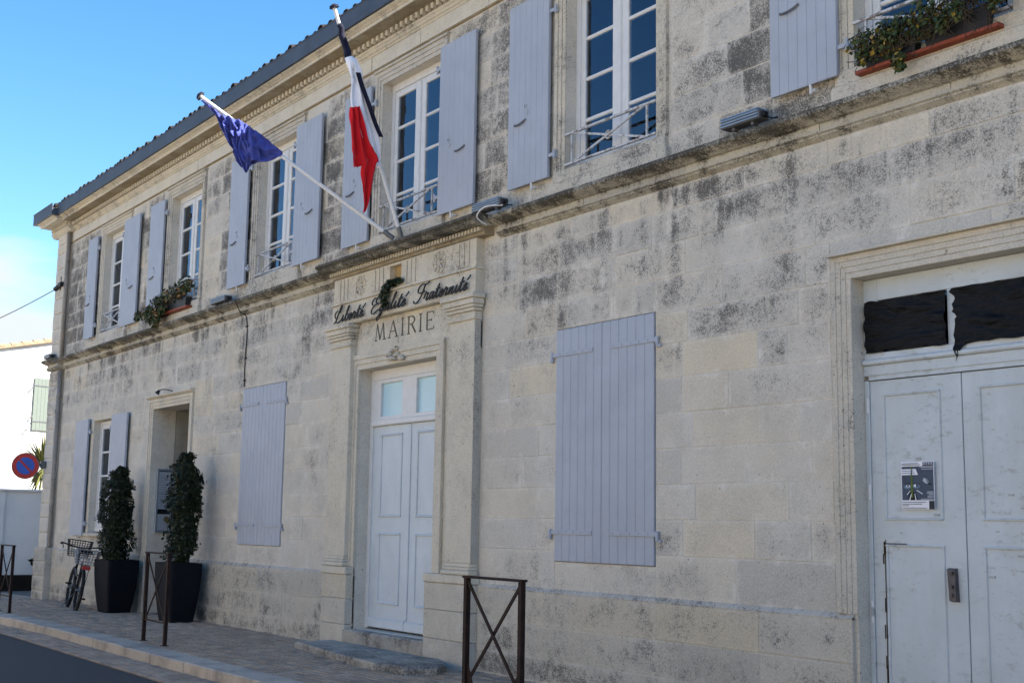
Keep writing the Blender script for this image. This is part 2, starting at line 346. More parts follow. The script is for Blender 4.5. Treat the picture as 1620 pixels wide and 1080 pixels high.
    def build(s, name, mat, parent=None, smooth=False, stuff=False, loc=None):
        me = bpy.data.meshes.new(name)
        off = Vector((0, 0, 0)) if parent is None else WORLD(parent)
        if loc is not None: off = Vector(loc)
        me.from_pydata([(x-off.x, y-off.y, z-off.z) for x, y, z in s.v], [], s.f)
        for an, dat in (('tint', s.tint), ('dirt', s.dirt)):
            a = me.attributes.new(an, 'FLOAT', 'FACE'); a.data.foreach_set('value', dat)
        if smooth: me.polygons.foreach_set('use_smooth', [True]*len(s.f))
        if s.edge:
            a = me.attributes.new('edge', 'FLOAT', 'POINT'); a.data.foreach_set('value', [s.edge.get(i, 0.) for i in range(len(s.v))])
        me.materials.append(M[mat] if isinstance(mat, str) else mat); me.update()
        o = bpy.data.objects.new(name, me); col.objects.link(o)
        if parent is not None: o.parent = parent
        if loc is not None: o.location = off - (WORLD(parent) if parent is not None else Vector((0, 0, 0)))
        if stuff: o['kind'] = 'stuff'
        return o
def WORLD(o):
    v = Vector(o.location)
    while o.parent: o = o.parent; v += Vector(o.location)
    return v
def thing(name, label, cat, loc=(0, 0, 0), group=None):
    o = bpy.data.objects.new(name, None); col.objects.link(o); o.location = loc; o.empty_display_size = .2
    o['label'] = label; o['category'] = cat
    if group: o['group'] = group
    return o
def tag(o, label, cat, group=None):
    o['label'] = label; o['category'] = cat
    if group: o['group'] = group
    return o
def copy_tree(o, parent=None):
    c = o.copy(); col.objects.link(c)
    if parent is not None: c.parent = parent
    for ch in list(o.children): copy_tree(ch, c)
    return c
def gz(x): return min(0., (x+20)*.0155) if x > -40 else -.31
def spline(pts, k=5):
    P = [Vector(p) for p in pts]; out = []
    for i in range(len(P)-1):
        a, b, c, d = P[max(i-1, 0)], P[i], P[i+1], P[min(i+2, len(P)-1)]
        for j in range(k):
            u = j/k; out.append(.5*((2*b) + (c-a)*u + (2*a-5*b+4*c-d)*u*u + (3*b-a-3*c+d)*u**3))
    out.append(P[-1]); return out
def project(x, y, z):
    v = Vector((x, y, z)) - CAM; d = v.dot(fw)
    return (810+2022*v.dot(rt2)/d, 540-2022*v.dot(up2)/d) if d > .1 else (9999, 9999)
def seen_area(x0, x1, y, z0, z1):
    p = [project(*q) for q in ((x0,y,z0),(x1,y,z0),(x1,y,z1),(x0,y,z1))]
    cx = sum(q[0] for q in p)/4; cy = sum(q[1] for q in p)/4
    if not (-15 < cx < 1635 and -15 < cy < 1095): return 0
    return abs(sum(p[i][0]*p[(i+1) % 4][1]-p[(i+1) % 4][0]*p[i][1] for i in range(4)))/2

# ================================================================== GROUND
def sheet(name, mat, x0, x1, y0, y1, z, follow=True, step=2.0):
    m = MB(); n = max(1, int((x1-x0)/step)) if follow else 1
    xs = [x0+(x1-x0)*i/n for i in range(n+1)]
    o = len(m.v)
    for x in xs: m.v += [(x, y0, z+(gz(x) if follow else 0)), (x, y1, z+(gz(x) if follow else 0))]
    for i in range(n): m.face(2*i, 2*i+2, 2*i+3, 2*i+1)
    ob = m.build(name, mat); ob['kind'] = 'structure'; return ob
sheet('ground', 'ground', -600, 600, -600, 600, -.55, False)
road = sheet('road', 'asphalt', -80, 60, -8.6, -2.97, -.13)
sheet('opposite_pavement', 'ground', -80, 60, -40, -8.6, -.06)
sheet('courtyard_ground', 'joint', -80, -29.6, .0, 30, -.012)
pav = sheet('pavement', 'joint', -60, 4, -2.10, .3, -.010)
def brick(m, x, y, l, w, z, rnd):
    a = rnd.uniform(-.003, .003); m.ti = rnd.random()
    h = z+gz(x)+rnd.uniform(-.003, .004)
    x0, x1, y0, y1 = x+.004, x+l-.004, y+.004, y+w-.004; c = .006
    ta, tb = rnd.uniform(-.002, .002), rnd.uniform(-.002, .002)
    m.add([(x0,y0,h-.03),(x1,y0,h-.03),(x1,y1,h-.03),(x0,y1,h-.03),(x0+c,y0+c,h+ta),(x1-c,y0+c,h+tb),(x1-c,y1-c,h-ta),(x0+c,y1-c,h-tb)],
          [(4,5,6,7),(0,1,5,4),(1,2,6,5),(2,3,7,6),(3,0,4,7)])
rnd = random.Random(3); cells = []
y = -2.095; row = 0
while y < .0:
    x = -42 + (row % 2)*.11
    while x < -6.5:
        l = .22 + rnd.uniform(-.012, .012)
        if not (y > -.06 and x > -29) : cells.append((x, y, l, .103))
        x += l
    y += .105; row += 1
def near_(c):
    p = project(c[0]+.1, c[1]+.05, gz(c[0])); return (0 if -10 < p[0] < 1630 and p[1] < 1088 else 1, (Vector((c[0], c[1], 0))-CAM).length)
sc_ = sorted(cells, key=near_)
for c in sc_[:295]:
    m = MB(); brick(m, *c, .004, rnd); m.build('paving_brick', 'brick', pav)
m = MB()
for c in sc_[295:]: brick(m, *c, .004, rnd)
m.build('paving_bricks', 'brick', pav, stuff=True)
# kerb and gutter course
kerb = sheet('kerb', 'joint', -60, 4, -2.44, -2.10, -.09)
x = -46.
while x < 3:
    l = rnd.uniform(.95, 1.25); m = MB(); m.ti = rnd.random(); g0 = gz(x+.5)
    m.box(x+.006, x+l-.006, -2.475+rnd.uniform(-.006, .006), -2.10, g0-.2, g0+.006+rnd.uniform(-.004, .004), .014)
    m.build('kerb_stone', 'kerb', kerb); x += l
gut = sheet('gutter_strip', 'joint', -60, 4, -2.97, -2.46, -.124)
m = MB(); y = -2.96
row = 0
while y < -2.50:
    x = -42 + (row % 2)*.1
    while x < -7:
        l = .21+rnd.uniform(-.02, .02); brick(m, x, y, l, .12, -.115, rnd); x += l
    y += .122; row += 1
m.build('gutter_bricks', 'brick', gut, stuff=True)

# ================================================================== TOWN HALL
HALL = thing('town_hall', 'two storey pale limestone town hall with blue grey shutters, weathered and in shade', 'town hall', (-14, 0, 0))
XL, XR = -29.15, 3.0
# openings: x0, x1, z0, z1
UPW = [(-26.05, -24.60), (-22.24, -20.80), (-18.42, -16.97), (-14.485, -13.03), (-10.48, -9.025), (-6.60, -5.15), (-2.7, -1.25), (1.2, 2.65)]
OPEN = [(a, b, 5.33, 7.41) for a, b in UPW]
LW1 = (-26.06, -24.80, 1.31, 3.545); PORCH = (-22.65, -20.89, -.4, 3.565); SHA = (-18.64, -17.115, 1.235, 3.632); SHB = (-10.585, -9.045, 1.235, 3.632)
PORTAL = (-14.86, -12.93, .255, 3.59); RD = (-6.69, -4.90, -.2, 3.60)
OPEN += [LW1, PORCH, SHA, SHB, PORTAL, RD]
def cellwall(m, x0, x1, z0, z1, y0, y1, holes):
    zs = sorted({z0, z1} | {h[k] for h in holes for k in (2, 3) if z0 < h[k] < z1})
    for za, zb in zip(zs, zs[1:]):
        ov = sorted((h[0], h[1]) for h in holes if h[2] < zb-1e-6 and h[3] > za+1e-6)
        x = x0
        for a, b in ov:
            if a > x: m.box(x, a, y0, y1, za, zb)
            x = max(x, b)
        if x < x1: m.box(x, x1, y0, y1, za, zb)
m = MB(); cellwall(m, XL, XR, -.6, 8.0, .0042, .42, OPEN); m.build('wall', 'mortar', HALL)
m = MB(); m.box(XL, XL+.4, .425, 10, -.6, 8.0); m.box(XR-.4, XR, .425, 10, -.6, 8.0); m.box(XL, XR, 10, 10.4, -.6, 8.0); m.build('wall', 'mortar', HALL)
# rooms behind the upper windows
m = MB(); m.box(XL+.4, XR-.4, .43, 9.9, 4.75, 4.95); m.build('upper_floor', 'interiordark', HALL)
m = MB(); m.box(XL+.4, XR-.4, .43, 9.9, 7.75, 7.85); m.build('ceiling', 'interior', HALL)
m = MB(); m.box(XL+.4, XR-.4, 4.2, 4.3, 4.95, 7.75)
for x in (-23.4, -19.6, -15.6, -11.4, -7.6, -3.8): m.box(x, x+.1, .43, 4.2, 4.95, 7.75)
m.build('partition', 'interior', HALL)
m = MB(); m.box(XL+.4, -23.2, 2.5, 2.6, -.2, 4.75); m.box(-20.2, XR-.4, 2.5, 2.6, -.2, 4.75); m.build('partition', 'interior', HALL)
# framed picture on the partition wall behind the fifth upper window
fp = thing('framed_picture', 'framed picture on the wall inside, seen through the tall window without right shutter', 'picture', (-11.28, 1.15, 6.3))
m = MB(); m.box(-11.29, -11.262, .72, 1.62, 5.78, 6.72, .004); m.build('frame', 'slate', fp)
m = MB(); m.box(-11.268, -11.256, .79, 1.55, 5.85, 6.65, .002); m.build('print', 'paper', fp)
m = MB()
for i in range(6): m.box(-11.257, -11.2535, .95, 1.4-.06*(i % 3), 6.0+.09*i, 6.035+.09*i)
m.build('text_line', 'postermid', fp)

# --- stones
stones = []     # (x0,x1,z0,z1,front,tint,dirt,mat)
srnd = random.Random(11)
def courses(x0, x1, zs, excl, front, mat, dirtf, lmin=.45, lmax=1.25, fixed=None, dark=None):
    for k, (za, zb) in enumerate(zip(zs, zs[1:])):
        br = sorted({x0, x1} | {e[i] for e in excl for i in (0, 1) if e[2] < zb and e[3] > za and x0 < e[i] < x1})
        for a, b in zip(br, br[1:]):
            c0, c1 = za, zb; dead = False
            for e in excl:
                if e[0] < b-1e-4 and e[1] > a+1e-4 and e[2] < zb and e[3] > za:
                    if e[2] <= za+.02 and e[3] >= zb-.02: dead = True
                    elif e[3] < zb and e[2] <= za+.02: c0 = max(c0, e[3])
                    elif e[2] > za and e[3] >= zb-.02: c1 = min(c1, e[2])
                    else: dead = True
            if dead or c1-c0 < .03: continue
            cuts = None
            if fixed and k in fixed:
                cuts = [a]+[f for f in fixed[k] if a+.08 < f < b-.08]+[b]
                if not any(a < f < b for f in fixed[k]): cuts = None
            if cuts is None:
                cuts = [a]
                while b-cuts[-1] > lmax:
                    cuts.append(cuts[-1]+srnd.uniform(lmin, lmax))
                    if b-cuts[-1] < lmin*.55: cuts.pop(); break
                if b-cuts[-1] > lmax*1.25: cuts.append((cuts[-1]+b)/2)
                cuts.append(b)
            for p, q in zip(cuts, cuts[1:]):
                d = dirtf((p+q)/2, (c0+c1)/2)
                stones.append((p, q, c0, c1, front, srnd.random(), d, mat))
def lowdirt(x, z): return max(-.15, min(.22, srnd.gauss(.03, .08)))*(1.0 if z > 2.9 else .8)
def updirt(x, z):
    for a, b in ((-28.5, -27.0), (-23.9, -23.0), (-20.0, -18.6), (-16.3, -15.0), (-12.35, -11.2), (-8.05, -7.1), (-28.5, -26.3)):
        if a < x < b: return srnd.uniform(.62, .90) if z > 5.4 else srnd.uniform(.35, .55)
    return srnd.uniform(-.05, .30)
SURR = [(a-.215, b+.215, 5.06, 7.56) for a, b in UPW]
PORT_EX = (-15.52, -11.97, -1, 4.86)
low_ex = [LW1, (-22.84, -20.71, -1, 3.765), SHA, SHB, PORT_EX, (-6.905, -4.68, -1, 3.79)]
ZL = [.95, 1.34, 1.665, 1.99, 2.32, 2.645, 2.975, 3.30, 3.60, 3.93, 4.265, 4.58, 4.80]
FIX = {1: [-8.67, -7.78, -7.15], 2: [-8.5, -7.39], 3: [-8.69, -7.86, -7.13], 4: [-8.53, -7.7, -7.26], 5: [-8.68, -8.08], 6: [-8.67, -7.72, -7.38],
       7: [-11.4, -8.6, -7.6, -7.25], 8: [-11.2, -10.42, -10.03, -9.67, -9.36, -9.04, -8.35, -8.14, -7.17, -6.2, -5.4], 9: [-11.3, -10.6, -9.83, -9.65, -8.63, -7.71, -7.05, -6.1, -5.2],
       10: [-11.38, -10.55, -9.63, -9.1, -8.86, -8.45, -8.21, -7.36, -6.3, -5.5], 11: [-11.33, -10.35, -9.75, -8.8, -7.87, -6.9, -5.9]}
courses(-28.42, XR, ZL, low_ex, 0., 'stone', lowdirt, .42, 1.15, FIX)
ZU = [5.06, 5.34, 5.68, 6.01, 6.34, 6.67, 7.0, 7.33, 7.64]
courses(-28.42, XR, ZU, SURR, 0., 'stone', updirt, .42, 1.05)
courses(-28.42, XR, [7.665, 7.885], [], -.012, 'frieze', lambda x, z: -.1, 1.2, 2.6)
PL_EX = [(-22.65, -20.89, -1, 2), (-15.52, -11.97, -1, 2), (-6.72, -4.87, -1, 2)]
courses(-28.34, XR, [-.45, .02, .25, .575, .905], PL_EX, -.034, 'plinth', lambda x, z: srnd.uniform(-.1, .25), .7, 1.4)
# corner pilaster quoins and pedestal
courses(-29.15, -28.5, [.95+.32*i for i in range(13)][:13]+[4.80], [], -.125, 'stone', lambda x, z: srnd.uniform(-.1, .2), 2, 3)
courses(-29.15, -28.5, [5.06, 5.40, 5.74, 6.08, 6.42, 6.76, 7.10, 7.44, 7.66, 7.90], [], -.125, 'stone', lambda x, z: srnd.uniform(-.2, .05), 2, 3)
courses(-29.24, -28.36, [-.5, .05, .35, .66, .97], [], -.185, 'plinth', lambda x, z: srnd.uniform(.0, .2), 2, 3)
# named look of a few blocks the photograph singles out: one smooth new cream block, a plain grey one, dark stained ones
def override(px, pz, tint, dirt):
    for i, s_ in enumerate(stones):
        if s_[0] < px < s_[1] and s_[2] < pz < s_[3]: stones[i] = s_[:5]+(tint, dirt*.5 if dirt > 0 else dirt, s_[7])
for a in ((-8.2, 3.14, 1., -.7), (-7.55, 3.14, .35, .75), (-9.3, 4.42, 0., .05), (-7.6, 3.78, .3, .62), (-8.35, 3.45, .5, .6), (-7.5, 3.45, .4, .6), (-7.75, 4.42, .2, .5),
          (-8.1, 2.5, .9, -.3), (-8.3, 2.8, .9, -.4), (-8.2, 2.2, .8, -.3), (-7.4, 1.5, .3, .5), (-8.3, 1.8, .9, -.2), (-8.1, 4.7, .4, .55), (-7.2, 4.7, .7, -.2), (-6.5, 4.7, .9, -.4)): override(*a)
def stone_mesh(m, s_):
    x0, x1, z0, z1, fr_, ti, di, mt = s_
    r_ = random.Random(int(x0*1000)*31+int(z0*1000)); m.ti, m.di = ti, di
    j = .006 if (x1-x0) > .3 else .004
    quoin = fr_ < -.1
    j = .010 if quoin else j
    x0, x1, z0, z1 = x0+j*.9, x1-j*.9, z0+j*.9, z1-j*.9
    f = fr_+r_.uniform(-.0025, .0025); c = .020 if quoin else r_.uniform(.003, .007)
    J = lambda: r_.uniform(-.004, .004)
    cor = [(x0+J(), z0+J()), (x1+J(), z0+J()), (x1+J(), z1+J()), (x0+J(), z1+J())]
    cx, cz = (x0+x1)/2, (z0+z1)/2
    inn = [(x+(c if x < cx else -c), z+(c if z < cz else -c)) for x, z in cor]
    d = [r_.uniform(-.0025, .0025) for _ in range(4)]
    back = .05 if not quoin else .01
    w2 = min(.075, (x1-x0)*.3, (z1-z0)*.3); deep = [(x+(w2 if x < cx else -w2)*r_.uniform(.6, 1.2), z+(w2 if z < cz else -w2)*r_.uniform(.6, 1.2)) for x, z in inn]
    vs = [(x, back, z) for x, z in cor]+[(x, f+c*.6, z) for x, z in cor]+[(x, f+q, z) for (x, z), q in zip(inn, d)]+[(x, f+q*.5-r_.uniform(0, .0025), z) for (x, z), q in zip(deep, d)]
    fs = [(12, 13, 14, 15)]
    for i in range(4):
        k = (i+1) % 4; fs += [(i, k, 4+k, 4+i), (4+i, 4+k, 8+k, 8+i), (8+i, 8+k, 12+k, 12+i)]
    m.edge[len(m.v)+12] = m.edge[len(m.v)+13] = m.edge[len(m.v)+14] = m.edge[len(m.v)+15] = 1.
    m.add(vs, fs)
order = sorted(range(len(stones)), key=lambda i: -seen_area(stones[i][0], stones[i][1], stones[i][4], stones[i][2], stones[i][3]))
for i in order[:298]:
    m = MB(); stone_mesh(m, stones[i]); m.build('stone', stones[i][7], HALL)
for mt in ('stone', 'plinth', 'frieze'):
    m = MB()
    for i in order[298:]:
        if stones[i][7] == mt: stone_mesh(m, stones[i])
    if m.f: m.build('stone_courses', mt, HALL, stuff=True)
# pilaster and plinth cores
m = MB(); m.box(-29.14, -28.51, -.100, .009, .97, 4.80); m.box(-29.14, -28.51, -.100, .009, 5.06, 7.9); m.build('corner_pilaster', 'surround', HALL)
m = MB(); m.box(-29.22, -28.38, -.160, .009, -.6, .96); m.build('pilaster_pedestal', 'plinth', HALL)
for a, b in ((-28.37, -22.66), (-20.88, -15.53), (-11.96, -6.73), (-4.86, XR)):
    m = MB(); m.box(a, b, -.0295, .009, -.6, .925); m.ti = .3; m.di = .35; m.sweep([(.009, .965), (-.004, .955), (-.034, .922), (-.0355, .909), (.009, .909)], a, b)
    m.build('plinth', 'plinth', HALL)
# added tube standing in for the corner pilaster's stained, shaded side face
dp = MB(); dp.tube([(-28.44, -.075, z) for z in (gz(-28.4), 2, 4.78)], .037, 10); dp.tube([(-28.44, -.075, z) for z in (5.06, 6.5, 7.9)], .037, 10)
for z in (.99, 2.4, 4.2, 5.7, 7.2): dp.tube([(-28.44, -.075, z), (-28.44, -.075, z+.05)], .045, 10)
dp.build('pilaster_side_strip', 'sidestrip', HALL, True)

# --- string course
SCP = [(.012, 5.072), (-.13, 5.058), (-.185, 5.040), (-.188, 5.0), (-.165, 4.985), (-.135, 4.972), (-.105, 4.962), (-.08, 4.950), (-.045, 4.945), (-.045, 4.882), (-.072, 4.878), (-.076, 4.862), (-.052, 4.852), (-.055, 4.838), (-.02, 4.82), (.012, 4.80)]
def course_piece(m, x0, x1, dy): m.sweep([(y-dy if i not in (0, len(SCP)-1) else y, z) for i, (y, z) in enumerate(SCP)], x0, x1)
x = -28.42
bounds = [x]
while bounds[-1] < -15.75-1.2: bounds.append(bounds[-1]+srnd.uniform(1.1, 1.7))
bounds[-1] = -15.66
for a, b in zip(bounds, bounds[1:]):
    m = MB(); m.ti = srnd.random(); m.di = srnd.uniform(-.1, .2); course_piece(m, a+.003, b-.003, srnd.uniform(-.004, .004)); m.build('string_course', 'ledge', HALL)
bounds = [-11.66]
while bounds[-1] < XR-1: bounds.append(bounds[-1]+srnd.uniform(1.1, 1.8))
for a, b in zip(bounds, bounds[1:]):
    m = MB(); m.ti = srnd.random(); m.di = srnd.uniform(-.1, .2); course_piece(m, a+.003, b-.003, srnd.uniform(-.004, .004)); m.build('string_course', 'ledge', HALL)
m = MB(); course_piece(m, -29.20, -28.425, .12); m.build('string_course', 'ledge', HALL)

# --- portal
PT = dict(l0=-15.50, l1=-14.97, r0=-12.53, r1=-12.0)
m = MB(); m.box(PT['l0']+.01, PORTAL[0]-.0, -.02, .008, .0, 3.9); m.box(PORTAL[1], PT['r1']-.01, -.02, .008, 0, 3.9); m.box(PT['l0']+.01, PT['r1']-.01, -.022, .008, 3.595, 4.21); m.build('portal_wall', 'trim', HALL)
for (a, b) in ((PT['l0'], PT['l1']), (PT['r0'], PT['r1'])):
    p = MB(); p.box(a, b, -.11, -.023, 1.17, 3.93, .004); p.box(a+.004, b-.004, -.106, -.0235, 1.165, 1.171); po = p.build('pilaster', 'trim', HALL)
    q = MB(); q.box(a-.03, b+.03, -.15, -.024, 1.035, 1.085, .01); q.box(a-.015, b+.015, -.135, -.024, 1.087, 1.12, .008); q.box(a-.008, b+.008, -.122, -.024, 1.122, 1.163, .006); q.build('base', 'trim', po)
    q = MB(); q.box(a-.025, b+.025, -.135, -.024, 3.915, 3.935, .004); q.box(a-.008, b+.008, -.118, -.024, 3.937, 4.01, .004); q.box(a-.03, b+.03, -.145, -.024, 4.012, 4.05, .006)
    q.box(a-.05, b+.05, -.165, -.024, 4.052, 4.085, .006); q.box(a-.065, b+.065, -.182, -.024, 4.087, 4.15, .006); q.box(a-.085, b+.085, -.205, -.024, 4.152, 4.205, .008); q.build('capital', 'trim', po)
for (a, b) in ((PT['l0']-.03, PORTAL[0]), (PORTAL[1], PT['r1']+.03)):
    for z0, z1 in ((-.3, .30), (.303, .625), (.628, .93)):
        q = MB(); q.ti = srnd.random(); q.di = srnd.uniform(-.1, .15); q.box(a, b, -.13, .0075, z0, z1, .008); q.build('pedestal_stone', 'plinth', HALL)
    q = MB(); q.box(a-.012, b+(.012 if a > -14 else 0), -.145, .006, .933, 1.03, .012); q.build('pedestal_cap', 'trim', HALL)
M['darkstone'] = limestone('darker_stone', (.5, .47, .40), (.48, .46, .41), bias=.18, lime=.1, dark=(.09, .085, .075), softc=(.24, .22, .19))
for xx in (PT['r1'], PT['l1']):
    m = MB(); m.box(xx+.0006, xx+.006, -.107, -.0235, 1.17, 3.91); m.build('pilaster_return', 'darkstone' if xx > -13 else 'trim', HALL)  # thin strip on the side face, darker stone on the right pilaster
# door architrave
m = MB()
def frame3(m, x0, x1, z0, z1, w, y0, yb=-.0225, steps=3, step=.014, lip=True):
    for i in range(steps):
        a = w*(i)/steps; b = w*(i+1)/steps; d = y0-step*i
        m.box(x0-b, x0-a-.0005, d, yb, z0, z1+b, .003); m.box(x1+a+.0005, x1+b, d, yb, z0, z1+b, .003); m.box(x0-a, x1+a, d, yb, z1+a+.0005, z1+b, .003)
frame3(m, PORTAL[0], -12.93, 1.032, 3.585, .20, -.035)
m.build('door_surround', 'trim', HALL)
m = MB(); mnoise.seed_set(4)
for i in range(10):
    a = random.uniform(-.17, .17); z = 3.70+random.uniform(-.07, .07); s_ = random.uniform(.025, .055)
    m.box(-13.86+a-s_, -13.86+a+s_, -.105+random.uniform(-.02, .02), -.03, z-s_*.7, z+s_*.7, s_*.5)
m.build('broken_keystone', 'surround', HALL)
m = MB(); m.tube(spline([(-13.82, -.07, 3.79), (-13.80, -.10, 3.785), (-13.76, -.12, 3.775)]), .009, 6); m.build('iron_stub', 'black', HALL)
# entablature
m = MB(); m.box(PT['l0']-.01, PT['r1']+.01, -.115, .0074, 4.212, 4.498, .003); m.box(PT['l0']-.01, PT['r1']+.01, -.128, -.114, 4.222, 4.245, .003)
m.sweep([(.007, 4.53), (-.14, 4.522), (-.142, 4.50), (-.10, 4.4985), (.007, 4.4985)], PT['l0']-.025, PT['r1']+.025)
m.build('architrave', 'trim', HALL)
NX0, NX1 = -13.99, -13.70
m = MB(); cellwall(m, PT['l0'], PT['r1'], 4.531, 4.86, -.105, .0068, [(NX0, NX1, 4.56, 4.83)]); m.build('frieze', 'trim', HALL)
m = MB(); m.box(NX0, NX1, -.02, .0, 4.56, 4.83); m.build('niche_back', 'ochre', HALL)
for x0 in (-15.38, -14.42, -13.62, -12.42):
    m = MB()
    for k in range(3): m.box(x0+.105*k, x0+.105*k+.07, -.117, -.1055, 4.545, 4.845, .008)
    m.build('triglyph', 'trim', HALL)
for cx, rd in ((-14.75, .13), (-12.80, .135)):
    m = MB(); m.torus((cx, -.106, 4.695), (0, 1, 0), rd, .011, 24, 6); m.disc((cx, -.108, 4.695), (0, 1, 0), .045, .02, 12)
    for k in range(8):
        a = k*math.pi/4; m.tube([(cx+.04*math.cos(a), -.112, 4.695+.04*math.sin(a)), (cx+.085*math.cos(a), -.110, 4.695+.085*math.sin(a)), (cx+.12*math.cos(a), -.104, 4.695+.12*math.sin(a))], .018, 6)
    m.build('rosette', 'trim', HALL, True)
PX0, PX1 = -15.60, -11.72
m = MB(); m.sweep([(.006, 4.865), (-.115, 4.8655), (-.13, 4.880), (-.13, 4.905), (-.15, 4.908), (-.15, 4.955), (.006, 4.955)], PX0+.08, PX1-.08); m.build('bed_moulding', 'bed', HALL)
m = MB(); x = PX0+.10
while x < PX1-.13: m.box(x, x+.034, -.190, -.149, 4.902, 4.952, .005); x += .066
m.build('small_dentils', 'trim', HALL, stuff=True)
PCP = [(.012, 5.078), (-.26, 5.066), (-.36, 5.052), (-.368, 5.018), (-.345, 5.006), (-.325, 4.992), (-.325, 4.972), (-.30, 4.957), (.012, 4.9565)]
m = MB(); m.di = .15; m.sweep(PCP, PX0, PX1); m.build('portal_cornice', 'ledge', HALL)
# carved word
def strokes_obj(name, segs, mat, parent, label=None, y=-.025, depth=.004):
    m = MB()
    for (x0, z0, x1, z1, w) in segs:
        d = Vector((x1-x0, 0, z1-z0)).normalized(); n_ = Vector((-d.z, 0, d.x))*w/2
        P = [Vector((x0, y, z0)), Vector((x1, y, z1))]
        vs = [P[0]-n_, P[1]-n_, P[1]+n_, P[0]+n_]; bk = [v+Vector((0, depth, 0)) for v in vs]
        m.add(vs+bk, [(0,1,2,3),(7,6,5,4),(0,4,5,1),(1,5,6,2),(2,6,7,3),(3,7,4,0)])
    o = m.build(name, mat, parent)
    if label: o['label'] = label
    return o
T, th = .026, .012
LET = {'M': (.30, [(.04, 0, .075, 1, th), (.075, 1, .15, .02, T), (.15, .02, .225, 1, th), (.225, 1, .26, 0, T), (.01, .0, .08, .0, th), (.22, 0, .30, 0, th)]),
       'A': (.26, [(.03, 0, .125, 1, th), (.125, 1, .225, 0, T), (.065, .36, .19, .36, th), (0, 0, .065, 0, th), (.18, 0, .26, 0, th)]),
       'I': (.10, [(.05, 0, .05, 1, T), (.015, 0, .085, 0, th), (.015, 1, .085, 1, th)]),
       'R': (.23, [(.05, 0, .05, 1, T), (.05, 1, .14, .98, th), (.14, .98, .185, .85, th+.008), (.185, .85, .185, .68, T), (.185, .68, .14, .55, th+.008), (.14, .55, .05, .53, th), (.12, .54, .215, 0, T), (.015, 0, .085, 0, th), (.015, 1, .085, 1, th)]),
       'E': (.22, [(.05, 0, .05, 1, T), (.05, 1, .19, 1, th), (.19, 1, .195, .86, th), (.05, .53, .15, .53, th), (.15, .46, .15, .60, th), (.05, 0, .20, 0, th), (.20, 0, .205, .16, th)])}
x = -14.49; adv = 1.48/(sum(LET[c][0] for c in 'MAIRIE')+.05*5)
for c in 'MAIRIE':
    w, sg = LET[c]
    strokes_obj('carved_letter', [(x+a*adv, 3.932+b*.215, x+p*adv, 3.932+q*.215, wd) for a, b, p, q, wd in sg], 'engrave', HALL, 'dark carved capital %s of the word MAIRIE' % c, -.0265, .005)
    x += (w+.05)*adv
# script motto
SCR = {'i': (.62, [[(0, .3), (.22, 1), (.2, .3), (.36, 0), (.62, .32)]]),
       'b': (.9, [[(0, .3), (.35, 1.5), (.42, 2.2), (.25, 2.15), (.16, .8), (.25, .05), (.6, .1), (.72, .65), (.52, .95), (.9, .85)]]),
       'e': (.72, [[(0, .3), (.42, .5), (.52, .85), (.34, 1), (.13, .55), (.3, 0), (.72, .32)]]),
       'r': (.85, [[(0, .3), (.2, 1.15), (.32, .9), (.56, .95), (.46, .2), (.6, 0), (.85, .3)]]),
       't': (.7, [[(0, .3), (.32, 1.9), (.24, .3), (.4, 0), (.7, .32)], [(-.02, 1.22), (.62, 1.3)]]),
       'g': (.95, [[(.62, .9), (.34, 1), (.1, .5), (.26, .05), (.55, .6), (.65, 1), (.55, -.6), (.25, -1.25), (.05, -.9), (.5, -.1), (.95, .32)]]),
       'a': (.98, [[(.62, .9), (.34, 1), (.1, .5), (.26, 0), (.56, .6), (.66, 1), (.6, .2), (.74, 0), (.98, .32)]]),
       'l': (.58, [[(0, .3), (.36, 1.6), (.42, 2.4), (.24, 2.2), (.16, .4), (.3, 0), (.58, .32)]]),
       'n': (1.0, [[(0, .3), (.2, 1), (.14, 0), (.26, .65), (.55, 1), (.62, .75), (.58, .15), (.74, 0), (1, .32)]]),
       'm': (1.4, [[(0, .3), (.2, 1), (.14, 0), (.26, .65), (.5, 1), (.56, .75), (.5, 0), (.64, .65), (.9, 1), (.98, .75), (.94, .15), (1.1, 0), (1.4, .32)]]),
       'L': (1.5, [[(.2, .7), (-.12, 1.05), (-.15, 1.55), (.15, 1.9)], [(.72, 1.5), (.95, 2.2), (.9, 2.6), (.68, 2.3), (.52, 1.3), (.42, .5), (.25, .05), (.0, -.05)], [(.18, .02), (.5, .1), (.85, -.08), (1.15, .0), (1.5, .35)]]),
       'E': (1.55, [[(1.35, 2.05), (1.25, 2.45), (.85, 2.5), (.55, 2.05), (.75, 1.5), (1.1, 1.35), (.6, 1.25), (.2, .7), (.3, .1), (.8, -.05), (1.25, .3), (1.55, .4)], [(.15, 1.3), (-.1, 1.7), (.05, 2.2), (.3, 2.35)]]),
       'F': (1.45, [[(1.05, 2.3), (.95, 1.4), (.7, .4), (.3, -.1), (-.15, .0), (-.3, .3)], [(.5, 1.2), (.05, 1.5), (.1, 2.2), (.6, 2.5), (1.1, 2.35), (1.7, 2.6)], [(.55, 1.25), (1.0, 1.3), (1.25, 1.45)]])}
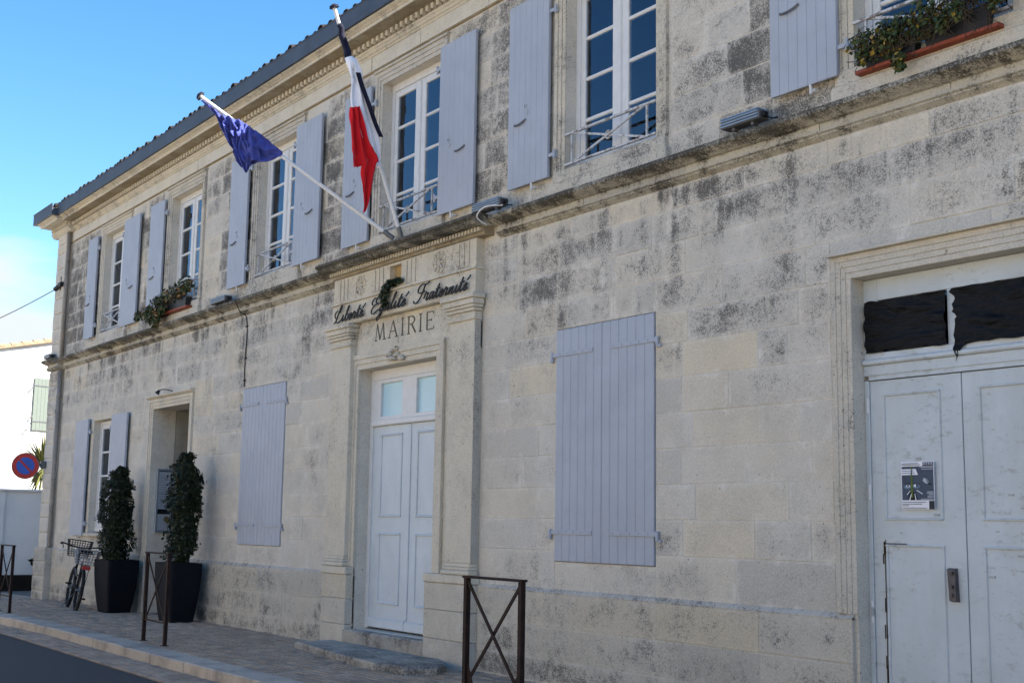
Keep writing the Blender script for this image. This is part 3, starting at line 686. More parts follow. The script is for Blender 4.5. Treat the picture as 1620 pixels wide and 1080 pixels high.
def script_word(word, x0, x1, zb, label):
    acc = []; x = 0
    for ch in word:
        k = {'\u00e9': 'e'}.get(ch, ch); w, st = SCR[k]
        acc += [[(x+a, b) for a, b in s_] for s_ in st]
        if ch == '\u00e9': acc.append([(x+.42, 1.35), (x+.72, 1.95)])
        if ch == '\u00c9': pass
        x += w
    flat = [(a+.32*b, b) for s_ in acc for a, b in s_]; mn, mxx = min(f[0] for f in flat), max(f[0] for f in flat)
    kx = (x1-x0)/(mxx-mn); kz = .083; m = MB()
    for s_ in acc:
        m.tube(spline([(x0+(a+.32*b-mn)*kx, -.150, zb+b*kz) for a, b in s_], 5), .0098, 6)
    o = m.build('script_word', 'black', HALL, True); o['label'] = label
script_word('Libert\u00e9', -15.40, -14.52, 4.262, 'black iron script word Libert\u00e9 over the left pilaster')
script_word('Egalit\u00e9', -14.36, -13.42, 4.262, 'black iron script word Egalit\u00e9 in the middle')
script_word('Fraternit\u00e9', -13.30, -12.04, 4.262, 'black iron script word Fraternit\u00e9 over the right pilaster')

# --- main cornice, gutter, dentils, roof
CORN = [(.012, 7.880), (-.020, 7.882), (-.032, 7.905), (-.05, 7.912), (-.055, 7.94), (-.075, 7.955), (-.085, 7.975), (-.058, 7.978), (-.058, 8.074), (-.10, 8.078), (-.10, 8.085), (-.30, 8.088), (-.305, 8.075), (-.325, 8.072), (-.33, 8.112), (-.345, 8.116), (-.355, 8.128), (-.395, 8.142), (-.415, 8.154), (-.415, 8.16), (.012, 8.16)]
def corn(m, x0, x1, dy): m.sweep([(y-dy if i not in (0, len(CORN)-1) else y, z) for i, (y, z) in enumerate(CORN)], x0, x1)
b_ = [-28.20]
while b_[-1] < XR-1: b_.append(min(XR, b_[-1]+srnd.uniform(1.6, 2.6)))
for a, b in zip(b_, b_[1:]):
    m = MB(); m.ti = srnd.uniform(.3, 1); m.di = srnd.uniform(.05, .4); corn(m, a+.002, b-.002, srnd.uniform(-.004, .004)); m.build('cornice', 'trim', HALL)
m = MB(); corn(m, -29.47, -28.203, .115); m.build('cornice', 'trim', HALL)
m = MB(); m.box(0, .062, -.050, .022, 0, .074, .010)
den = m.build('dentil', 'trim', HALL); den_band = MB(); den_band.box(-28.2, XR, -.066, -.0585, 7.979, 8.0735); den_band.build('dentil_band', 'bed', HALL)  # brown-stained backing, darkened to paint shade into the dentil gaps
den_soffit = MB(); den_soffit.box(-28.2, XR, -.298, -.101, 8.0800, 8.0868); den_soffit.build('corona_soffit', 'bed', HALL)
ff_ = MB(); ff_.sweep([(.003, 7.672), (-.028, 7.669), (-.034, 7.658), (-.018, 7.648), (.003, 7.646)], -28.49, XR); ff_.build('frieze_fillet', 'bed', HALL); x = -28.1; i = 0
while x < -10.0:
    o = den if i == 0 else den.copy()
    if i: col.objects.link(o)
    o.location = (x, -.088, 7.987); x += .127; i += 1
m = MB()
x = -29.35
while x < -28.25: m.box(x, x+.060, -.233, -.199, 7.985, 8.060, .008); x += .127
m.build('pilaster_dentils', 'trim', HALL, stuff=True)
GP = [(-.20, 8.166), (-.436, 8.165), (-.446, 8.17), (-.446, 8.392), (-.455, 8.396), (-.455, 8.412), (-.43, 8.412), (-.425, 8.32), (-.2, 8.30)]
m = MB(); m.sweep(GP, -28.15, XR); m.build('gutter', 'zinc', HALL)
m = MB(); m.sweep([(y-.13, z) for y, z in GP], -29.62, -28.153); m.build('gutter', 'zinc', HALL)
m = MB(); m.add([(-29.5, -.20, 8.43), (XR, -.20, 8.43), (XR, 5.2, 10.1), (-29.5, 5.2, 10.1), (XR, 10.6, 8.44), (-29.5, 10.6, 8.44)], [(0, 1, 2, 3), (3, 2, 4, 5)])
m.add([(-29.5, -.25, 8.20), (XR, -.25, 8.20), (XR, 10.6, 8.20), (-29.5, 10.6, 8.20)], [(0, 1, 2, 3)]); m.build('roof', 'darktile', HALL)
m = MB()
n = 6; ring = []
for yy, zz, rr in ((-.44, .0, .085), (.25, .215, .07)):
    for j in range(n+1):
        a = math.pi*j/n; m.v.append((rr*math.cos(a), yy, zz+rr*.9*math.sin(a)))
    for j in range(n+1):
        a = math.pi*j/n; m.v.append(((rr-.018)*math.cos(a), yy, zz+(rr-.018)*.9*math.sin(a)))
k = n+1
for j in range(n): m.face(j, j+1, 2*k+j+1, 2*k+j); m.face(k+j, 2*k+k+j, 2*k+k+j+1, k+j+1); m.face(j, k+j, k+j+1, j+1)
m.v = [(x-14, y, z) for x, y, z in m.v]; til = m.build('roof_tile', 'darktile', HALL); x = -29.0; i = 0
while x < -8:
    o = til if i == 0 else til.copy()
    if i: col.objects.link(o)
    o.location = (x+14+random.uniform(-.01, .01), .03+random.uniform(-.03, .03), 8.418+random.uniform(-.008, .012)); o.rotation_euler = (0, 0, random.uniform(-.04, .04)); x += .235; i += 1

# --- upper windows
def pane_window(name, x0, x1, z0, z1, yf, rows, guard=None):
    w = x1-x0; f = MB()
    gcol = [(x0+.145, x0+.145+.455), (x1-.145-.455, x1-.145)]; gz0, gz1 = rows[0], rows[-1]
    f.box(x0, gcol[0][0]-.075, yf, yf+.07, z0, z1, .004); f.box(gcol[1][1]+.075, x1, yf, yf+.07, z0, z1, .004)
    f.box(gcol[0][0]-.075, gcol[1][1]+.075, yf, yf+.07, gz1+.09, z1, .004); f.box(gcol[0][0]-.075, gcol[1][1]+.075, yf, yf+.07, z0, gz0-.075, .004)
    fo = f.build(name, 'white', HALL)
    mid = (gcol[0][1]+gcol[1][0])/2
    for k, (a, b) in enumerate(gcol):
        l = a-.074 if k == 0 else mid+.001; r_ = mid-.001 if k == 0 else b+.074
        c = MB(); c.box(l, a, yf+.012, yf+.055, gz0-.073, gz1+.088, .006); c.box(b, r_, yf+.012, yf+.055, gz0-.073, gz1+.088, .006)
        c.box(a, b, yf+.012, yf+.055, gz1, gz1+.088, .006); c.box(a, b, yf+.012, yf+.055, gz0-.073, gz0, .006)
        c.build('casement', 'white', fo)
        for z in rows[1:-1]:
            q = MB(); q.box(a-.002, b+.002, yf+.016, yf+.05, z-.02, z+.02, .009); q.build('glazing_bar', 'white', fo)
        for za, zb in zip(rows, rows[1:]):
            q = MB(); q.box(a-.003, b+.003, yf+.030, yf+.036, za, zb); q.build('pane', 'glass', fo)
    q = MB(); q.box(mid-.03, mid+.03, yf-.006, yf+.03, gz0-.06, gz1+.07, .012); q.build('meeting_stile', 'white', fo)
    return fo
UROWS = [5.475, 5.88, 6.335, 6.79, 7.22]
for a, b in UPW[:7]:
    pane_window('window', a, b, 5.335, 7.41, .135, UROWS)
    m = MB(); m.di = srnd.uniform(-.1, .3); m.ti = srnd.random()
    frame3(m, a, b, 5.335, 7.405, .17, -.012, .012, 3, .012)
    m.box(a-.19, b+.19, -.062, .012, 7.576, 7.60, .004); m.box(a-.205, b+.205, -.05, .011, 7.601, 7.618, .004)
    m.build('window_surround', 'surround', HALL)
    m = MB(); m.di = srnd.uniform(0, .3); m.box(a-.20, b+.20, -.075, .012, 5.07, 5.20, .01); m.box(a-.16, b+.16, -.05, .43, 5.201, 5.334, .01); m.build('window_sill', 'surround', HALL)
for i_, spans in ((0, ((0, 1),)), (1, ((0, 1),)), (2, ((0, .48),)), (4, ((.0, .2),)), (5, ((0, .42), (.6, 1)))):  # added pale sheets behind the panes stand in for paler, greyer reflections
    a, b = UPW[i_]
    for u0, u1 in spans:
        m = MB(); n_ = int(60*(u1-u0))+4
        for k in range(n_+1):
            x = a+.03+(b-a-.06)*(u0+(u1-u0)*k/n_); yy = .225+.012*math.sin(k*1.35)+.006*math.sin(k*.53)
            m.v += [(x, yy, 5.40), (x, yy, 7.30)]
        for k in range(n_): m.face(2*k, 2*k+2, 2*k+3, 2*k+1)
        m.build('pane_tone_sheet', 'palepane', HALL, True)
def guard(a, b, z0=5.385, z1=5.715, y=-.012):
    m = MB(); m.bar((a, y, z1), (b, y, z1), .03, .022); m.bar((a, y, z0), (b, y, z0), .03, .022)
    for x in (a+.13, b-.13): m.bar((x, y, z0), (x, y, z1), .018, .018, (1, 0, 0))
    m.bar((a+.14, y-.004, z0), (b-.14, y-.004, z1), .016, .022); m.bar((a+.14, y+.004, z1), (b-.14, y+.004, z0), .016, .022)
    m.torus(((a+b)/2, y, (z0+z1)/2), (0, 1, 0), .038, .012, 14, 6); m.build('window_guard', 'iron', HALL)
for i in (0, 1, 2, 3, 4, 5): guard(*UPW[i])

# --- shutters
def planks(par, x0, x1, z0, z1, y0, y1, n, mat, c=.004, gap=.0015):
    w = (x1-x0)/n
    for k in range(n):
        q = MB(); q.ti = random.random(); q.box(x0+k*w+gap, x0+(k+1)*w-gap, y0, y1, z0, z1, c); q.build('plank', mat, par)
def open_shutter(x0, x1, z0, z1, side, y=-.085, mat='shutter', n=7, hz=6.02):
    m = MB(); m.box(x0+.006, x1-.006, y+.028, y+.040, z0+.006, z1-.006); sh = m.build('shutter', mat, HALL)
    planks(sh, x0, x1, z0, z1, y, y+.0275, n, mat, .003, .0008)
    hx = x1 if side == 'L' else x0; s_ = 1 if side == 'L' else -1       # hinge edge
    for z in (z0+.24, z1-.26):
        q = MB(); q.box(hx-s_*.0, hx+s_*.09, y+.01, y+.022, z-.02, z+.02, .003); q.tube([(hx+s_*.095, y+.02, z-.05), (hx+s_*.095, y+.02, z+.05)], .016, 8); q.box(hx+s_*.08, hx+s_*.11, y+.02, .0, z-.03, z+.0, .003)
        q.build('hinge', mat, sh)
    cx = x0+(x1-x0)*(.31 if side == 'L' else .62)
    if hz:
        q = MB(); q.tube(spline([(cx-.10, y-.004, hz+.0), (cx-.07, y-.022, hz-.02), (cx+.02, y-.026, hz-.02), (cx+.08, y-.022, hz-.005), (cx+.11, y-.004, hz+.02)], 3), .011, 6); q.build('handle', 'grey', sh)
        q = MB(); q.torus((cx+.10*(1 if side == 'L' else -2.6), y-.004, hz+.17), (0, 1, 0), .022, .0055, 12, 5); q.torus((cx+.10*(1 if side == 'L' else -2.6)+.02, y-.004, hz+.10), (0, 1, 0), .03, .005, 8, 5, 0, 2.2); q.build('latch_ring', mat, sh)
    q = MB(); xx = x0+(x1-x0)*(.62 if side == 'L' else .4); q.box(xx-.02, xx+.02, -.06, .0, z0-.06, z0-.03, .004); q.tube([(xx, -.085, z0-.085), (xx, -.085, z0-.04), (xx, -.092, z0-.005)], .012, 6); q.build('shutter_stop', 'whiteflat', sh)
    return sh
for (a, b, s_) in ((-26.945, -26.34, 'L'), (-24.66, -23.76, 'R'), (-23.168, -22.444, 'L'), (-19.365, -18.675, 'L'), (-16.947, -16.123, 'R'), (-15.41, -14.678, 'L'), (-12.92, -12.136, 'R'), (-11.434, -10.688, 'L'), (-7.456, -6.72, 'L'), (-3.5, -2.8, 'L')):
    open_shutter(a, b, 5.294, 7.423, s_)
open_shutter(-27.05, -26.22, 1.25, 3.59, 'L', hz=None); open_shutter(-24.755, -23.86, 1.25, 3.59, 'R', hz=None)
def closed_leaf(x0, x1, z0, z1, side):
    y = -.018; m = MB(); m.box(x0+.004, x1-.004, y+.03, y+.045, z0, z1); sh = m.build('shutter', 'shutter', HALL)
    planks(sh, x0, x1, z0, z1, y, y+.0295, 6, 'shutter', .006, .001)
    for z in (1.532, 3.36):
        q = MB(); s_ = 1 if side == 'L' else -1; o_ = x0 if side == 'L' else x1
        q.box(o_-s_*.05, o_+s_*(x1-x0)*.82, y-.012, y-.0005, z-.022, z+.022, .003)
        for k in range(5): q.disc((o_+s_*(x1-x0)*(.1+.165*k), y-.014, z+.004), (0, 1, 0), .010, .008, 8)
        q.tube([(o_-s_*.06, y-.01, z-.06), (o_-s_*.06, y-.01, z+.03)], .018, 8); q.box(o_-s_*.10, o_-s_*.05, y-.01, .01, z-.075, z-.045, .003)
        q.build('strap_hinge', 'shutter', sh)
for x0, x1 in ((SHA[0], SHA[1]), (SHB[0], SHB[1])):
    md = (x0+x1)/2-.012; closed_leaf(x0+.006, md-.002, 1.24, 3.622, 'L'); closed_leaf(md+.002, x1-.006, 1.24, 3.622, 'R')
# lower left window
pane_window('window', LW1[0], LW1[1]+.19, 1.335, 3.53, .12, [1.50, 1.97, 2.44, 2.91, 3.38])
m = MB(); m.box(LW1[0]-.06, LW1[1]+.06, -.09, .12, 1.245, 1.308, .01); m.build('window_sill', 'trim', HALL)
m = MB(); m.box(LW1[0]-.16, LW1[0]-.002, -.012, .012, 1.31, 3.70, .004); m.box(LW1[1]+.002, LW1[1]+.16, -.012, .012, 1.31, 3.70, .004); m.box(LW1[0]-.002, LW1[1]+.002, -.012, .012, 3.548, 3.70, .004); m.build('window_surround', 'trim', HALL)

# --- recessed porch
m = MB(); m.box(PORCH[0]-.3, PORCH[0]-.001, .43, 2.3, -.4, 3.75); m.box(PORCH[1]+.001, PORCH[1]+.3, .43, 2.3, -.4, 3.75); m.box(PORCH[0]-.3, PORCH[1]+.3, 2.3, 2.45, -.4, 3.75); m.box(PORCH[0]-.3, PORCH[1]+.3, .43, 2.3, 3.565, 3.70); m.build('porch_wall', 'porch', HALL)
m = MB(); frame3(m, PORCH[0], PORCH[1], -.3, 3.565, .175, -.012, .012, 3, .013); m.sweep([(.01, 3.81), (-.085, 3.80), (-.09, 3.775), (-.05, 3.745), (.01, 3.742)], PORCH[0]-.2, PORCH[1]+.2); m.build('porch_surround', 'trim', HALL)

# --- doors
def panel(par, x0, x1, z0, z1, y, mat, label=None, mould=.035, k=1.):
    q = MB()
    q.box(x0, x1, y+.006, y+.02, z0, z1)
    for a, b, c, d in ((x0, x1, z0, z0+mould), (x0, x1, z1-mould, z1)): q.sweep([(y+.012, c), (y-.012*k, c+.004), (y-.016*k, c+.014), (y-.006*k, c+mould*.7), (y+.007, d)], a, b)
    for a, b in ((x0, x0+mould), (x1-mould, x1)): q.box(a, b, y-.010*k, y+.008, z0+.01, z1-.01, .006)
    o = q.build('panel', mat, par)
    if label: o['label'] = label
    return o
# central door
dy = .16
m = MB(); m.box(PORTAL[0], PORTAL[0]+.075, dy, dy+.08, .26, 3.585, .005); m.box(PORTAL[1]-.075, PORTAL[1], dy, dy+.08, .26, 3.585, .005)
m.box(PORTAL[0]+.075, PORTAL[1]-.075, dy, dy+.08, 3.45, 3.585, .005); m.box(PORTAL[0]+.0751, PORTAL[1]-.0751, dy-.03, dy+.08, 2.845, 2.92, .012)
m.box(PORTAL[0]+.075, PORTAL[0]+.26, dy+.002, dy+.078, 2.921, 3.449, .004); m.box(PORTAL[1]-.26, PORTAL[1]-.075, dy+.002, dy+.078, 2.921, 3.449, .004); m.box(-14.05, -13.70, dy+.002, dy+.078, 2.921, 3.449, .004)
m.box(-14.60, -14.05, dy+.003, dy+.077, 2.921, 2.965, .003); m.box(-13.70, -13.19, dy+.003, dy+.077, 2.921, 2.965, .003); m.box(-14.60, -14.05, dy+.003, dy+.077, 3.40, 3.449, .003); m.box(-13.70, -13.19, dy+.003, dy+.077, 3.40, 3.449, .003)
dfo = m.build('door_frame', 'white', HALL)
for a, b in ((-14.60, -14.05), (-13.70, -13.19)):
    q = MB(); q.box(a, b, dy+.04, dy+.046, 2.965, 3.40); q.build('transom_pane', 'frost', dfo)
seam = -13.845
for a, b, pa, pb in ((PORTAL[0]+.078, seam-.002, -14.58, -14.03), (seam+.002, PORTAL[1]-.078, -13.67, -13.13)):
    q = MB(); q.box(a, b, dy+.02, dy+.07, .275, 2.842, .003); d = q.build('door', 'doorpaint', HALL)
    panel(d, pa, pb, 1.67, 2.74, dy+.016, 'olddoor'); panel(d, pa, pb, .58, 1.48, dy+.016, 'doorpaint')
    q = MB(); q.box(a+.002, b-.002, dy-.012, dy+.0195, .28, .40, .012); q.build('kick_board', 'doorpaint', d)
q = MB(); q.box(seam-.035, seam+.035, dy+.004, dy+.022, .41, 2.835, .012); q.build('door_astragal', 'doorpaint', HALL)
m = MB(); m.di = .25; m.box(PORTAL[0]-.04, PORTAL[1]+.0, -.145, .30, .04, .252, .02); stp = m.build('door_step', 'step', HALL)
# right-hand double door
dy = .14
m = MB(); m.box(RD[0], RD[0]+.045, dy-.01, dy+.08, -.1, 2.78, .005); m.box(RD[0], RD[0]+.14, dy, dy+.08, 3.0, 3.595, .005); m.box(RD[0]+.14, RD[1]-.14, dy, dy+.08, 3.42, 3.595, .004); m.box(RD[1]-.14, RD[1], dy, dy+.08, 3.0, 3.595, .005); m.box(RD[1]-.045, RD[1], dy-.01, dy+.08, -.1, 2.78, .005)
m.box(RD[0]+.001, RD[1]-.001, dy-.02, dy+.085, 2.815, 2.90, .006); m.box(RD[0]+.001, RD[1]-.001, dy-.045, dy+.085, 2.901, 2.945, .012); m.box(RD[0]+.002, RD[1]-.002, dy-.01, dy+.08, 2.946, 2.999, .006); m.box(RD[0]+.046, RD[1]-.046, dy-.012, dy+.08, 2.782, 2.8149)
m.box(-5.90, -5.80, dy, dy+.08, 2.9995, 3.4195, .004)
m.build('door_frame', 'olddoor', HALL)
m = MB(); m.box(RD[0]+.14, RD[1]-.14, dy+.05, dy+.056, 3.0, 3.42); m.build('transom_pane', 'glass', HALL)
seam = -5.798
for i, (a, b) in enumerate(((RD[0]+.048, seam-.004), (seam+.004, RD[1]-.048))):
    q = MB(); q.box(a, b, dy, dy+.05, -.1, 2.775, .004); d = q.build('door', 'olddoor', HALL)
    pa, pb = (-6.52, -5.985) if i == 0 else (-5.655, -5.10)
    panel(d, pa, pb, 1.68, 2.665, dy-.005, 'olddoor', None, .022, .6); panel(d, pa, pb, .20, 1.50, dy-.005, 'olddoor', 'lower door panel with a dark split along its left edge' if i == 0 else None, .022, .6)
    if i == 0:
        q = MB(); q.box(pa-.011, pa-.006, dy-.0085, dy-.004, .25, 1.49); q.box(pa, pa+.20, dy-.0125, dy-.008, 1.499, 1.505)
        for k in range(16):
            z = random.choice((random.uniform(.25, .8), random.uniform(.25, 1.0), random.uniform(1.3, 1.45))); w = random.uniform(.002, .008); x = pa-.012+random.uniform(-.016, .010); q.box(x-w/2, x+w/2, dy-.010, dy-.003, z, z+random.uniform(.02, .11))
        q.build('paint_split', 'stem', d)
        q = MB(); q.add([(-5.955, dy-.004, 1.335), (-5.878, dy-.004, 1.335), (-5.868, dy-.004, 1.09), (-5.935, dy-.004, 1.09), (-5.950, dy-.035, 1.325), (-5.884, dy-.035, 1.325), (-5.874, dy-.045, 1.10), (-5.930, dy-.045, 1.10)], [(4,5,6,7)[::-1],(0,1,5,4)[::-1],(1,2,6,5)[::-1],(2,3,7,6)[::-1],(3,0,4,7)[::-1]])
        for z in (1.30, 1.20, 1.14): q.disc((-5.908, dy-.045, z), (0, 1, 0), .014, .02, 10)
        q.build('handle', 'handle', d)
        for z in (.95, 1.0, 1.9, 2.58): 
            q = MB(); q.tube([(a-.012, dy-.012, z-.06), (a-.012, dy-.012, z+.06)], .013, 8); q.build('hinge', 'whiteflat', d)
    tp = MB(); rr = random.Random(5+i)
    for k in range(6):
        x = rr.uniform(pa+.05, pb-.05); z = rr.choice((rr.uniform(1.72, 2.3), rr.uniform(1.2, 1.62))); w = rr.uniform(.012, .026)
        tp.box(x-w, x+w, dy-.0075 if z < 1.5 or z > 1.68 else dy-.002, dy+.004, z-w*.35, z+w*.35)
    tp.build('tape_marks', 'tape', d, stuff=True)
m = MB(); frame3(m, RD[0], RD[1], .955, 3.60, .19, -.010, .012, 4, .006); m.box(RD[0]-.20, RD[1]+.20, -.078, .011, 3.791, 3.812, .004); m.build('door_surround', 'surround', HALL)
m = MB(); m.box(RD[0]-.1, RD[1]+.1, .23, .42, -.25, -.102); m.build('threshold', 'step', HALL)
# black plastic sheets over the right door's transom
def plastic(x0, x1, z0, z1, y, seed, torn):
    r_ = random.Random(seed); nx, nz = 44, 22; m = MB()
    for j in range(nz+1):
        for i in range(nx+1):
            u, v = i/nx, j/nz
            ex = (mnoise.noise((v*9+seed, 0, seed))*.075 if torn and u == 0 else 0)+(mnoise.noise((v*9, 3, seed))*(.012 if torn else .004) if u in (0, 1) else 0)
            x = x0+(x1-x0)*u+ex; z = z0+(z1-z0)*v+(mnoise.noise((u*6, v, seed+2))*.014 if v in (0, 1) else 0)
            if torn and u < .10 and v < .4: z -= (.4-v)*.34*(1-u/.10)
            yy = y-.012-abs(mnoise.noise((x*2.0, z*9+x*1.4, seed)))*.055-abs(mnoise.noise((x*5, z*18, seed+5)))*.018
            m.v.append((x, yy, z))
    for j in range(nz):
        for i in range(nx):
            a = j*(nx+1)+i; m.face(a, a+1, a+nx+2, a+nx+1)
    o = len(m.v); N = (nx+1)*(nz+1)
    m.v += [(x, y_+.003, z) for x, y_, z in m.v[:N]]
    for f in list(m.f): m.face(*[i+N for i in f[::-1]])
    return m
tag(plastic(-6.655, -5.895, 3.00, 3.405, .137, 2, False).build('plastic_sheet', 'sheet', None, True), 'smaller wrinkled black plastic sheet over left transom light of right door', 'plastic sheet', 'black sheets over the transom')
tag(plastic(-5.825, -4.95, 2.985, 3.41, .137, 9, True).build('plastic_sheet', 'sheet', None, True), 'torn black plastic sheet with ragged left edge over right transom light, cut by the frame', 'plastic sheet', 'black sheets over the transom')
# poster
po = thing('poster', 'small printed event poster with eyes and a green stalk taped on the right door', 'poster', (-6.2, .118, 1.95))
X0, X1, Z0, Z1 = -6.345, -6.045, 1.765, 2.125; py = .1195
def prect(name, mat, u0, u1, v0, v1, lay):
    q = MB(); q.box(X0+(X1-X0)*u0, X0+(X1-X0)*u1, py-.0012*lay-.001, py-.0012*(lay-1), Z0+(Z1-Z0)*v0, Z0+(Z1-Z0)*v1); return q.build(name, mat, po)
def pshape(name, mat, polys, lay):
    q = MB()
    for P in polys:
        n_ = len(P); o_ = len(q.v); yy = py-.0012*lay-.001
        q.v += [(X0+(X1-X0)*u, yy, Z0+(Z1-Z0)*v) for u, v in P]+[(X0+(X1-X0)*u, yy+.001, Z0+(Z1-Z0)*v) for u, v in P]
        q.face(*range(o_, o_+n_))
        for i in range(n_): q.face(o_+i, o_+n_+i, o_+n_+(i+1) % n_, o_+(i+1) % n_)
    return q.build(name, mat, po)
prect('paper', 'paper', 0, 1, 0, 1, 1); prect('picture', 'slate', .02, .98, .19, .90, 2); prect('title_block', 'slatedark', .66, .98, .905, .985, 2); prect('logo', 'slatedark', .83, .99, .0, .175, 2)
pshape('stalk', 'postergreen', [[(.29, .24), (.36, .24), (.345, .90), (.315, .90)]], 4)
def ell(cx, cy, a, b, n=14): return [(cx+a*math.cos(2*math.pi*i/n), cy+b*math.sin(2*math.pi*i/n)) for i in range(n)]
pshape('eye_socket', 'postermid', [ell(.19, .47, .11, .045), ell(.46, .48, .11, .045)], 3)
pshape('eye_white', 'paper', [ell(.215, .485, .06, .028), ell(.44, .495, .06, .03)], 4)
pshape('pupil', 'ink', [ell(.215, .488, .024, .026), ell(.48, .495, .024, .026)], 5)
pshape('brow', 'slatedark', [[(.08, .53), (.27, .535), (.27, .55), (.1, .545)], [(.38, .54), (.6, .535), (.58, .55), (.4, .555)]], 4)
pshape('root', 'ink', [[(.2, .19), (.5, .19), (.42, .36), (.26, .36)]], 3)
pshape('root_line', 'paper', [[(.24, .19), (.27, .19), (.32, .32), (.30, .32)], [(.43, .19), (.46, .19), (.42, .33), (.405, .33)], [(.47, .39), (.65, .31), (.655, .325), (.48, .405)], [(.18, .30), (.28, .38), (.27, .39), (.17, .315)]], 5)
pshape('feather', 'posterpale', [[(.66, .60), (.70, .66), (.78, .63), (.85, .57), (.84, .52), (.93, .50), (.8, .53), (.72, .55)]], 4)
pshape('caption_plate', 'paper', [[(.0, .72), (.52, .72), (.46, .845), (.0, .845)]], 4)
pshape('text_line', 'postermid', [[(.03, v), (.03+w, v), (.03+w, v+.014), (.03, v+.014)] for v, w in ((.955, .5), (.925, .56), (.80, .36), (.755, .40), (.14, .72), (.10, .60), (.07, .2), (.02, .74))], 6)
pshape('small_print', 'posterpale', [[(a, v), (.98, v), (.98, v+.014), (a, v+.014)] for a, v in ((.8, .355), (.78, .33), (.84, .30), (.8, .27), (.8, .24), (.60, .205), (.58, .87), (.64, .83))]+[[(.69+.05*i, .925), (.715+.05*i, .925), (.715+.05*i, .98), (.69+.05*i, .98)] for i in range(6)], 6)

# ================================================================== STREET-SIDE THINGS
# loose slab before the door
r_ = random.Random(2); m = MB(); m.di = .3
outline = [(-15.25, -.62), (-14.6, -.74), (-13.9, -.80), (-13.2, -.92), (-12.5, -.98), (-12.02, -.92), (-11.82, -.62), (-12.1, -.33), (-12.6, -.14), (-15.15, -.14)]
pts = [(x, y) for x, y in outline]; n_ = len(pts)
for z, k in ((-.05, 1.), (.065, 1.), (.085, .975)):
    for x, y in pts: m.v.append((-13.6+(x+13.6)*k+r_.uniform(-.012, .012), -.5+(y+.5)*k, z+r_.uniform(-.008, .008)))
for a in (0, 1):
    for i in range(n_): m.face(a*n_+i, a*n_+(i+1) % n_, (a+1)*n_+(i+1) % n_, (a+1)*n_+i)
m.face(*[2*n_+i for i in range(n_)])
tag(m.build('stone_slab', 'step'), 'low worn grey stone slab lying on the pavement before the central door', 'stone slab')
# planters and topiary
def planter(cx, cy, sx, sy, h, label):
    z0 = gz(cx); o = thing('planter', label, 'planter', (cx, cy, z0), 'tall anthracite planters')
    m = MB(); lv = [(0, .70), (.02, .735), (.2, .82), (.5, .93), (.8, .985), (1., 1.)]; ring = []
    for u, k in lv:
        a, b, c = sx/2*k, sy/2*k, .05; P = []
        for qx, qy, a0 in ((1, 1, 0), (-1, 1, 90), (-1, -1, 180), (1, -1, 270)):
            for s_ in range(4):
                an = R(a0+30*s_); P.append((qx*(a-c)+c*math.cos(an), qy*(b-c)+c*math.sin(an)))
        ring.append(len(m.v)); m.v += [(cx+x, cy+y, z0+h*u) for x, y in P]
    rim = len(m.v); m.v += [(cx+(m.v[ring[-1]+i][0]-cx)*.9, cy+(m.v[ring[-1]+i][1]-cy)*.9, z0+h) for i in range(16)]
    inn = len(m.v); m.v += [(m.v[rim+i][0], m.v[rim+i][1], z0+h-.1) for i in range(16)]
    for a, b in zip(ring+[rim], ring[1:]+[rim, inn]):
        if a == b: continue
        for i in range(16): m.face(a+i, a+(i+1) % 16, b+(i+1) % 16, b+i)
    m.face(*[ring[0]+i for i in range(16)][::-1]); m.build('pot', 'planter', o)
    q = MB(); q.box(cx-sx*.44, cx+sx*.44, cy-sy*.44, cy+sy*.44, z0+h-.14, z0+h-.07); q.build('soil', 'soil', o)
    return o
def leaf(m, p, nrm, s_, r_, tint, asp=1.6):
    nrm = Vector(nrm); nrm = (nrm+Vector((r_.gauss(0, .5), r_.gauss(0, .5), r_.gauss(0, .5)))).normalized()
    u = nrm.orthogonal().normalized(); u.rotate(Matrix.Rotation(r_.uniform(0, 6.28), 3, nrm)); w = nrm.cross(u); p = Vector(p); m.ti = tint
    a, b = s_*asp*.5, s_*.5
    o = len(m.v); m.v += [tuple(p-u*a), tuple(p-w*b+nrm*b*.25), tuple(p+u*a), tuple(p+w*b+nrm*b*.25)]; m.face(o, o+1, o+2, o+3)
